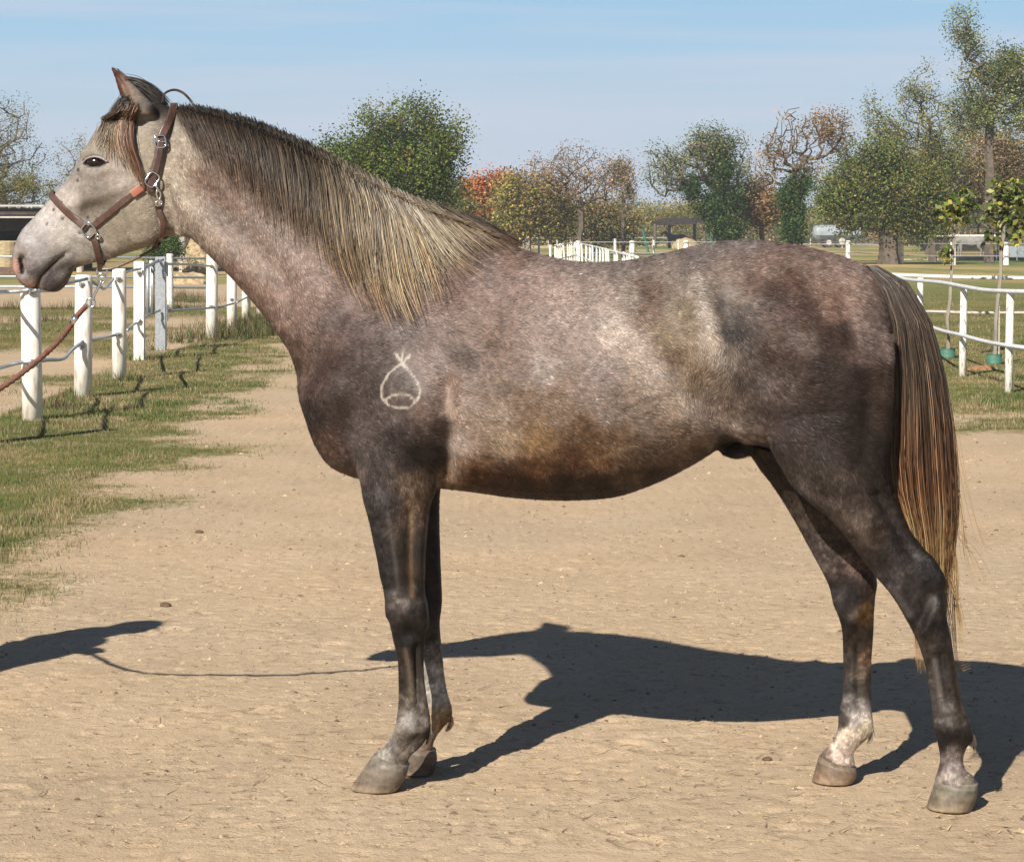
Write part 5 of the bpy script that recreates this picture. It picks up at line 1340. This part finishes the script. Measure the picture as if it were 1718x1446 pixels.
wisp_g = [[(520,250),(538,300),(546,360),(556,430),(580,486)], [(575,275),(598,330),(606,400),(622,470),(648,540)], [(620,300),(640,350),(650,420),(664,490),(690,548)], [(655,320),(678,370),(694,420),(704,470),(716,520)], [(690,335),(722,375),(752,410),(784,440),(812,462)]]
parts_m.append(hairfall(wisp_g, 420, 12, 6, .01, .05, .0009, pal([(0, (110,98,80), (160,136,104), (190,156,112)), (1, (150,138,120), (196,176,142), (204,168,122))], .25, .3), clump=24, spread=11, lenvar=.2, jroot=4))
# stiff short hairs standing along the crest
def fringe(pts, n_, lo, hi, seed, colour, rad=.0009, sway=6):
    r = np.random.default_rng(seed); pts = np.array(pts, float); t = r.random(n_) * (len(pts) - 1); i = np.minimum(t.astype(int), len(pts) - 2); fr = (t - i)[:, None]
    q = pts[i] * (1 - fr) + pts[i + 1] * fr
    P = np.empty((n_, 5, 3)); w = r.normal(0, .014, n_); L_ = r.uniform(lo, hi, n_); dx = r.normal(sway, 4, n_)
    for k in range(n_):
        for j in range(5):
            s = j / 4
            P[k, j] = HP(q[k, 0] + dx[k] * s, q[k, 1] + 6 - L_[k] * s + 5 * s * s, w[k] * (1 + s))
    c = s2l(colour) * np.exp(r.normal(0, .35, (n_, 1)))
    return strands(P, np.full(n_, rad), np.repeat(c[:, None], 5, 1))
parts_m.append(fringe([(296,184),(340,184),(400,204),(470,230),(530,258),(580,284)], 500, 4, 9, 8, (66,58,48)))
parts_m.append(fringe([(580,284),(640,312),(700,342),(770,366),(830,390)], 350, 3, 7, 9, (140,122,98), sway=12))
# loose arched lock behind the poll
rr = np.random.default_rng(4)
arch = catmull([HP(272,172,0), HP(276,158,0), HP(292,151,0), HP(308,157,.01), (HP(322,172,.01)), HP(330,186,.015)], 4)
P = arch[None] + rr.normal(0, .0016, (16, 1, 3)); parts_m.append(strands(P, np.full(16, .0009), np.tile(s2l((70,58,52)), (16, P.shape[1], 1))))
Vc, Fc, Cc = [], [], []; nV = 0
for V, Fs, C in parts_m:
    Vc.append(V); Fc.append(Fs[0] + nV); Cc.append(C); nV += len(V)
part('mane', np.vstack(Vc), [np.vstack(Fc)], M_hair, horse, col=np.vstack(Cc), smooth=True)

fore_g = [[(214,166),(196,180),(182,198),(172,216),(160,240)], [(208,172),(196,192),(188,214),(178,238),(166,262)], [(214,178),(204,202),(198,228),(202,256),(212,282)],
          [(220,182),(212,210),(210,240),(220,272),(232,300)], [(226,180),(222,212),(226,246),(238,284),(250,326)]]
fpal = pal([(0, (70,62,56), (84,74,64), (120,106,92)), (.3, (100,88,74), (140,122,102), (170,148,122)), (.55, (112,96,78), (156,132,110), (176,150,122)), (1, (96,70,56), (118,84,64), (142,102,76))], .3, .35)
V, Fs, C = hairfall(fore_g, 1200, 10, 2, .004, .026, .0009, fpal, clump=20, spread=6.0, lenvar=.55, wroot=.01, jroot=4)
tuft_g = [[(222,142),(236,147),(250,156),(262,168),(272,180)], [(212,136),(230,140),(248,150),(262,163),(273,177)]]
rr = np.random.default_rng(14); tl = []
for a in tuft_g:
    cc_ = catmull([HP(x, y, -.02) for x, y in a], 3)
    for _ in range(240): tl.append(cc_ + rr.normal(0, .006, 3) + rr.normal(0, .006, 3) * np.linspace(0, 1, len(cc_))[:, None] + NA * rr.uniform(-.05, .01))
tl = np.array(tl); V2, F2, C2 = strands(tl, np.full(len(tl), .001), np.tile(s2l((52,46,42)), (len(tl), tl.shape[1], 1)) * np.exp(rr.normal(0, .4, (len(tl), 1, 1))))
part('forelock', np.vstack([V, V2]), [np.vstack([Fs[0], F2[0] + len(V)])], M_hair, horse, col=np.vstack([C, C2]), smooth=True)

def tail():
    r = np.random.default_rng(12); n_ = 3800; k_ = 15
    Lg = np.array([(1452,446),(1474,480),(1494,545),(1500,620),(1496,700),(1491,770),(1500,835),(1520,890),(1534,960),(1545,1030)], float)
    Rg = np.array([(1470,446),(1522,474),(1562,540),(1582,620),(1596,700),(1604,780),(1606,850),(1604,920),(1600,985),(1596,1060)], float)
    s = r.beta(1.15, 1.05, n_); nc = 46; cs = np.sort(r.random(nc)); wh = r.integers(0, nc, n_)
    wmax = .075 * np.sqrt(np.clip(1 - (2 * s - 1) ** 2, .08, 1)); wv = r.uniform(-1, 1, n_)
    wc = r.uniform(-1, 1, nc)[wh]
    ln = np.clip(r.normal(.80, .10, n_) + r.normal(0, .04, nc)[wh], .3, 1.0)
    late = r.random(n_) < .06; ln = np.where(late, r.uniform(.9, 1.06, n_), ln)
    P = np.empty((n_, k_, 3)); q = np.linspace(0, 1, k_)
    for i in range(n_):
        x = q * ln[i] * 9; 
        f = np.clip(q * 1.1, 0, 1) ** 1.3 * .62 * (abs(s[i] - cs[wh[i]]) < .12)
        si = s[i] * (1 - f) + (cs[wh[i]] * .9 + .05 + (s[i] - cs[wh[i]]) * .2) * f
        # the ends draw together towards the middle of the switch
        e_ = np.clip((x - 6.2) / 3, 0, 1); si = si * (1 - .35 * e_) + .42 * .35 * e_
        xc = np.minimum(x, 9)
        lu = np.interp(xc, np.arange(10), Lg[:, 0]); lv = np.interp(xc, np.arange(10), Lg[:, 1]); ru = np.interp(xc, np.arange(10), Rg[:, 0]); rv = np.interp(xc, np.arange(10), Rg[:, 1])
        u = lu * (1 - si) + ru * si; v = lv * (1 - si) + rv * si
        u = u + 2.2 * np.sin(q * 9 + cs[wh[i]] * 40) * q + (r.normal(0, 1.4) + 1.2 * math.sin(i)) * q * 2 + r.normal(0, 1.0) * np.sin(q * 7 + i)
        w = (wv[i] * (1 - f) + wc[i] * f) * wmax[i] * np.clip(.45 + q * 1.2, 0, 1) + .012 + .02 * np.sin(q * 3.1)
        for j in range(k_): P[i, j] = HP(u[j], v[j], w[j])
    qq = (q[None] * ln[:, None] / .86)
    top, mid, low, tip = s2l((84,76,68)), s2l((108,90,72)), s2l((130,94,66)), s2l((190,148,100))
    def mx(a, b, k): return a * (1 - k[..., None]) + b * k[..., None]
    c = mx(np.broadcast_to(top, (n_, k_, 3)), mid, np.clip((qq - .08) / .3, 0, 1)); c = mx(c, low, np.clip((qq - .42) / .25, 0, 1)); c = mx(c, tip, np.clip((qq - .74) / .2, 0, 1))
    lv_ = r.normal(0, .42, nc)[wh] + r.normal(0, .30, n_)
    c = c * np.exp(lv_)[:, None, None]
    bl = (s < .10)[:, None, None] & (qq > .35)[..., None] & (qq < .75)[..., None]
    c = np.where(bl, s2l((176,160,128)), c)
    dk = r.random(n_) < .2; c[dk] *= .35
    V, Fs, C = strands(P, .00095 * r.uniform(.7, 1.35, n_), np.clip(c, .004, .8))
    # a few fine wisps hanging lower and flying out behind
    w_ = []
    for a, n2 in (([(1540,900),(1543,960),(1546,1010),(1550,1048)], 22), ([(1540,930),(1538,1000),(1540,1070),(1548,1130)], 34), ([(1560,900),(1580,980),(1592,1060),(1600,1118),(1618,1116)], 22),
                  ([(1598,900),(1604,960),(1602,1020),(1606,1085)], 26), ([(1602,800),(1612,860),(1618,930),(1640,990)], 8), ([(1600,700),(1616,800),(1640,900),(1662,950)], 3), ([(1600,850),(1610,900),(1640,940),(1670,1010)], 4), ([(1570,880),(1586,950),(1604,1010),(1612,1060)], 16)):
        cc_ = catmull([HP(x, y, .03) for x, y in a], 4)
        far_ = -.06 if a[0] == (1540, 930) else 0
        for _ in range(n2):
            off = r.normal(0, .004, 3) + r.normal(0, .011, 3) * np.linspace(0, 1, len(cc_))[:, None] + NA * far_
            w_.append((cc_ + off))
    Vs, Qs, Cs = [V], [Fs[0]], [C]; nv = len(V)
    for p in w_:
        v2, f2, c2 = strands(p[None], np.array([.0007]), np.tile(s2l((196,160,108)) * r.uniform(.6, 1.1), (1, len(p), 1)))
        Vs.append(v2); Qs.append(f2[0] + nv); Cs.append(c2); nv += len(v2)
    part('tail', np.vstack(Vs), [np.vstack(Qs)], M_hair, horse, col=np.vstack(Cs), smooth=True)
tail()
def feather(pts, n_, w, colr, seed):
    r = np.random.default_rng(seed); c0 = catmull([HP(*p, w) for p in pts], 3)
    P = np.stack([c0 + r.normal(0, .005, 3) * (1 - .6 * np.linspace(0, 1, len(c0))[:, None]) + r.normal(0, .002, 3) for _ in range(n_)])
    V, Fs, C = strands(P, np.full(n_, .0009), np.tile(s2l(colr), (n_, P.shape[1], 1)) * np.exp(r.normal(0, .3, (n_, 1, 1))))
    part('fetlock_hair', V, Fs, M_hair, horse, col=C, smooth=True)
feather([(716,1222),(719,1236),(715,1248)], 40, .112, (90,76,62), 1)
feather([(754,1202),(757,1211),(753,1221),(748,1226)], 30, -.10, (170,135,95), 2)
feather([(1626,1232),(1633,1244),(1634,1258)], 30, .11, (110,96,82), 3)
feather([(1458,1222),(1461,1236),(1456,1250)], 30, -.155, (220,205,180), 4)

# ------------------------------------------------------------------ halter (sub-parts: buckles, rings, tape)
def strap_path(pts, off=.006, k=5):
    c = catmull(pts, k); P, Nn = [], []
    for u, v in c:
        p, n_, ok = cast(u, v, off)
        P.append(p); Nn.append(n_)
    P, Nn = np.array(P), np.array(Nn)
    for _ in range(3):
        P[1:-1] = P[1:-1] * .5 + (P[:-2] + P[2:]) * .25; Nn[1:-1] = Nn[1:-1] * .5 + (Nn[:-2] + Nn[2:]) * .25
    Nn /= np.linalg.norm(Nn, axis=1)[:, None]
    return P, Nn
def mirror(P):
    w = (P - V3(HX0, HD0, 0)) @ NA
    return P - 2 * w[:, None] * NA
def ribbon(P, Nn, wd=.0095, th=.0022):
    T = np.gradient(P, axis=0); T /= np.linalg.norm(T, axis=1)[:, None]
    B = np.cross(T, Nn); B /= np.linalg.norm(B, axis=1)[:, None]
    prof = [(-1, -1), (-.92, .6), (-.7, 1), (.7, 1), (.92, .6), (1, -1)]
    V = np.stack([P + B * wd * a + Nn * th * b for a, b in prof], 1).reshape(-1, 3); n_ = len(prof); m_ = len(P)
    i = np.arange(m_ - 1)[:, None] * n_; q = np.arange(n_)[None]; q2 = (q + 1) % n_
    return V, [np.stack([i + q, i + q2, i + n_ + q2, i + n_ + q], -1).reshape(-1, 4)]
hs = []
nbP, nbN = strap_path([(89,331),(100,343),(116,358),(133,373),(146,384)])
mP = mirror(nbP)[::-1]; mN = nbN[::-1] - 2 * (nbN[::-1] @ NA)[:, None] * NA
top_ = (nbP[0] + mP[-1]) / 2 + V3(-.010, 0, .010)
hs.append(ribbon(np.vstack([mP, top_, nbP]), np.vstack([mN, V3(-.7, 0, .7), nbN]), .0105))
chP, chN = strap_path([(156,394),(161,408),(165,424),(168,438)])
und = HP(169, 451, 0)
for f_ in (lambda x: x, mirror):
    P_ = f_(chP); N_ = chN if f_ is not mirror else chN - 2 * (chN @ NA)[:, None] * NA
    hs.append(ribbon(np.vstack([P_, und]), np.vstack([N_, V3(0, 0, -1) * .6 + N_[-1] * .4]), .0105))
ckP, ckN = strap_path([(157,380),(175,365),(197,347),(220,328),(240,312),(250,304)])
hs.append(ribbon(ckP, ckN, .0105)); hs.append(ribbon(mirror(ckP), ckN - 2 * (ckN @ NA)[:, None] * NA, .0105))
crP, crN = strap_path([(288,186),(281,206),(273,226),(267,246),(264,266),(258,286),(254,304),(250,322)], off=.010)
m2 = mirror(crP)[::-1]; m2N = crN[::-1] - 2 * (crN[::-1] @ NA)[:, None] * NA
hs.append(ribbon(np.vstack([m2, HP(292, 174, 0), crP]), np.vstack([m2N, V3(0, 0, 1), crN]), .012))
cr2, cr2N = strap_path([(270,238),(266,258),(262,276),(258,292)], off=.0145)
hs.append(ribbon(cr2, cr2N, .0105))
thP, thN = strap_path([(263,345),(269,358),(274,372),(272,388),(266,402)], off=.007)
m3 = mirror(thP)[::-1]; m3N = thN[::-1] - 2 * (thN[::-1] @ NA)[:, None] * NA
hs.append(ribbon(np.vstack([thP, HP(262, 417, 0), m3]), np.vstack([thN, V3(0, 0, -1), m3N]), .009))
hs.append(tube(catmull([HP(262, 416, 0), HP(240, 428, 0), HP(215, 440, 0), HP(190, 450, 0), HP(172, 452, 0)], 4), .0042, 8))
V, Fs = join(hs)
halter = part('halter', V, Fs, M_leather, horse, smooth=False)
tag(halter, 'brown leather halter with steel buckles')
def frame(u, v, hw_, hh, ang, r_=.0026, off=.012, rounded=False, wmiss=0.0, surf=True):
    c, n_, ok = cast(u, v, off, wmiss) if surf else (HP(u, v, wmiss), NA, True)
    t1 = TA * math.cos(ang) + V3(0, 0, 1) * math.sin(ang); t1 = t1 - n_ * (t1 @ n_); t1 /= np.linalg.norm(t1); t2 = np.cross(n_, t1)
    k_ = 24; a = np.arange(k_ + 1) / k_ * 2 * np.pi; e = 1.0 if rounded else .55
    P = c + (np.sign(np.cos(a)) * np.abs(np.cos(a)) ** e * hw_)[:, None] * t1 + (np.sign(np.sin(a)) * np.abs(np.sin(a)) ** e * hh)[:, None] * t2
    return tube(P, r_, 8, cap=False)
hname = lambda nm, g_, mt=M_chrome: part(nm, *g_, mt, halter, smooth=True)
hname('ring', frame(151, 385, .019, .019, .8, .003))
hname('ring', frame(254, 302, .021, .016, .9, .0026, .016))
b_ = join([frame(268, 239, .016, .018, .2, .0027, .016), tube(np.array([cast(262, 238, .018)[0], cast(275, 240, .018)[0]]), .002, 6)])
hname('buckle', b_)
hname('clip', join([frame(262, 326, .006, .014, .1, .003, .016, True), frame(263, 340, .010, .008, .1, .0026, .013, True), tube(np.array([cast(258, 308, .016)[0], cast(262, 322, .018)[0]]), .004, 8)]))
hname('ring', frame(166, 396, .006, .006, 0, .003, .010, True))
tp_, tn_ = strap_path([(222,327),(230,321),(238,315)], off=.0095)
hname('tape', ribbon(tp_, tn_, .0125, .0016), simple_mat('orange_tape', (.26, .085, .05), rough=.5))
hname('ring', frame(171, 456, .0165, .0165, 0, .0028, 0, True, 0.0, False))

# ------------------------------------------------------------------ lead rope with its snap
rope_px = [(146,512,0.0,6.73), (128,532,0,6.74), (104,566,0,6.76), (62,606,0,6.80), (0,652,0,6.85), (-70,686,0,6.92)]
HAND = V3(-2.30, 7.36, 1.07)
RP = [px(u, v, D) for u, v, _, D in rope_px] + [V3(-1.98, 7.10, .965), HAND]
rc = catmull(RP, 9)
lead = empty('lead_rope', (HAND[0], HAND[1], HAND[2]), 'brown braided lead rope running from the halter ring down to the left edge', 'rope')
def braid(C, r_, n_=9):
    V, Fs = tube(C, r_, n_)
    k_ = len(C)
    c = np.repeat(C, n_, 0); i = np.repeat(np.arange(k_), n_); j = np.tile(np.arange(n_), k_)
    V[:k_ * n_] = c + (V[:k_ * n_] - c) * (1 + .16 * np.cos(2 * math.pi * j / n_ * 3 + i * 1.3))[:, None]
    return V, Fs
s_ = np.linspace(0, 1, 260); xi = s_ * (len(rc) - 1); fine_c = np.stack([np.interp(xi, np.arange(len(rc)), rc[:, a]) for a in range(3)], -1)
part('rope', *braid(fine_c, .0082), M_rope, lead, smooth=True)
part('collar', *tube(np.array([px(129, 531, 6.74), px(120, 542, 6.745)]), .0095, 12), M_chrome, lead, smooth=True)
snap = [tube(catmull([px(171, 470, 6.72), px(165, 482, 6.72), px(159, 494, 6.72), px(155, 503, 6.72)], 4), .0042, 8)]
c = px(170, 467, 6.72); a = np.arange(17) / 16 * 2 * np.pi
snap.append(tube(c + np.stack([np.cos(a) * .012, np.zeros(17), np.sin(a) * .014], -1), .0026, 8, cap=False))
c = px(152, 508, 6.725); snap.append(tube(c + np.stack([np.cos(a) * .013, np.zeros(17), np.sin(a) * .013], -1), .0028, 8, cap=False))
part('snap_hook', *join(snap), M_chrome, lead, smooth=True)

# ------------------------------------------------------------------ the person holding the rope, just outside the left edge
pb = V3(-2.62, 7.18, 0)
def pp(x, y, z): return pb + V3(x, y, z)
up_hand = pp(.16, -.27, .90)
skin = [limb([pp(0, 0, 1.40), pp(.01, 0, 1.48), pp(.02, 0, 1.56)], [.062, .052, .055]),
        ball(pp(.03, 0, 1.655), (.092, .076, .118), 20, 14), ball(pp(.10, 0, 1.61), (.035, .045, .05), 10, 8), limb([pp(.115, 0, 1.68), pp(.135, 0, 1.645), pp(.12, 0, 1.632)], [.009, .014, .012], 3, 8)]
for sg in (1, -1):
    skin.append(ball(pp(.02, .078 * sg, 1.655), (.02, .009, .033), 8, 6))
def hand(wr, dr, upv, curl, sidev):
    """wrist, pointing direction, back-of-hand normal, curl of the fingers"""
    dr = dr / np.linalg.norm(dr); sidev = sidev / np.linalg.norm(sidev); upv = np.cross(sidev, dr)
    out = [limb([wr - dr * .05, wr, wr + dr * .05, wr + dr * .09], [.029, .027, .030, .026], 4, 12), limb([wr + dr * .02 + sidev * .012, wr + dr * .085 + sidev * .022], [.020, .018], 4, 10), limb([wr + dr * .02 - sidev * .012, wr + dr * .085 - sidev * .022], [.020, .018], 4, 10)]
    for i, L_ in enumerate((.072, .082, .076, .060)):
        o = sidev * (.030 - i * .020); p0 = wr + dr * .085 + o
        a1, a2 = curl * .6, curl * 1.5
        p1 = p0 + (dr * math.cos(a1) - upv * math.sin(a1)) * L_ * .45; p2 = p1 + (dr * math.cos(a2) - upv * math.sin(a2)) * L_ * .33; p3 = p2 + (dr * math.cos(a2 * 1.35) - upv * math.sin(a2 * 1.35)) * L_ * .25
        out.append(limb([p0 - dr * .02, p0, p1, p2, p3], [.010, .0098, .0092, .0085, .0075], 4, 10))
    t0 = wr + dr * .02 + sidev * .025
    out.append(limb([t0, t0 + dr * .03 + sidev * .022 - upv * .01, t0 + dr * .062 + sidev * .022 - upv * .02 * (1 + curl), t0 + dr * .082 + sidev * .008 - upv * .03 * (1 + curl)], [.014, .013, .011, .009], 4, 10))
    return out
sh1, sh2 = pp(.02, -.19, 1.40), pp(.02, .19, 1.40)
w1 = up_hand; w2 = HAND + V3(-.085, -.01, .035)
skin += hand(w2, V3(1, .05, -.2), None, 1.25, V3(0, .2, 1)); skin += hand(w1, V3(.35, 0, -1), None, .5, V3(1, 0, .3))
person = empty('person', pb, 'person in a blue jacket standing just past the left edge, holding the lead rope', 'person')
M_skin = simple_mat('skin', (.55, .34, .25), rough=.5, var=.08, scale=20)
M_jacket = simple_mat('blue_jacket', (.05, .08, .16), rough=.85, scale=40, bump=.2)
M_jeans = simple_mat('jeans', (.07, .09, .14), rough=.9, scale=60, bump=.2)
M_boot = simple_mat('boots', (.05, .035, .025), rough=.5)
legs_ = []
skin.append(limb([pp(0, 0, .9), pp(0, 0, 1.1), pp(0, 0, 1.42)], [.11, .10, .11])); skin.append(limb([sh1, pp(-.02, -.26, 1.12), w1], [.04, .035, .026])); skin.append(limb([sh2, pp(.0, .27, 1.13), w2], [.04, .035, .026]))
for sg in (1, -1): skin.append(limb([pp(0, .09 * sg, .95), pp(.02, .10 * sg, .5), pp(0, .11 * sg, .08)], [.075, .05, .035]))
V, Fs = remesh(*join(skin), .0045, 2); part('body', V, Fs, M_skin, person, smooth=True)
V, Fs = remesh(*join([limb([pp(0, .0, .86), pp(0, 0, 1.05), pp(0, 0, 1.25), pp(0, 0, 1.40), pp(0, 0, 1.46)], [.165, .15, .165, .15, .08]), limb([sh1 + V3(0, .06, 0), sh1, pp(-.02, -.26, 1.12), w1 + V3(-.01, 0, .03)], [.08, .075, .058, .042]),
    limb([sh2 - V3(0, .06, 0), sh2, pp(.0, .27, 1.13), w2 - V3(.03, 0, 0)], [.10, .095, .078, .055])]), .010, 3); part('jacket', V, Fs, M_jacket, person, smooth=True)
V, Fs = remesh(*join([limb([pp(0, .08 * sg, .93), pp(.02, .10 * sg, .70), pp(.03, .10 * sg, .48), pp(0, .11 * sg, .25), pp(-.01, .11 * sg, .06)], [.115, .098, .075, .07, .06]) for sg in (1, -1)]), .012, 2); part('trousers', V, Fs, M_jeans, person, smooth=True)
for sg in (1, -1): part('boot', *remesh(*join([ball(pp(.07, .11 * sg, .045), (.125, .047, .045), 14, 8), limb([pp(0, .11 * sg, .05), pp(0, .11 * sg, .16)], [.048, .05])]), .008, 2), M_boot, person, smooth=True)
V, Fs = ball(pp(.01, 0, 1.685), (.102, .088, .105), 20, 14); V = V[:]; k = V[:, 0] > pp(.085, 0, 0)[0]; V[k, 0] = pp(.085, 0, 0)[0]; V[:, 2] = np.maximum(V[:, 2], pp(0, 0, 1.60)[2])
part('hair', V, Fs, M_dark, person, smooth=True)

# ------------------------------------------------------------------ haze box round camera and scene
if HAZE:
    V, Fs = box((0, 380, 13.0), (1000, 960, 30))
    tag(link(mesh_np('haze', V, Fs, hm)), kind='stuff')
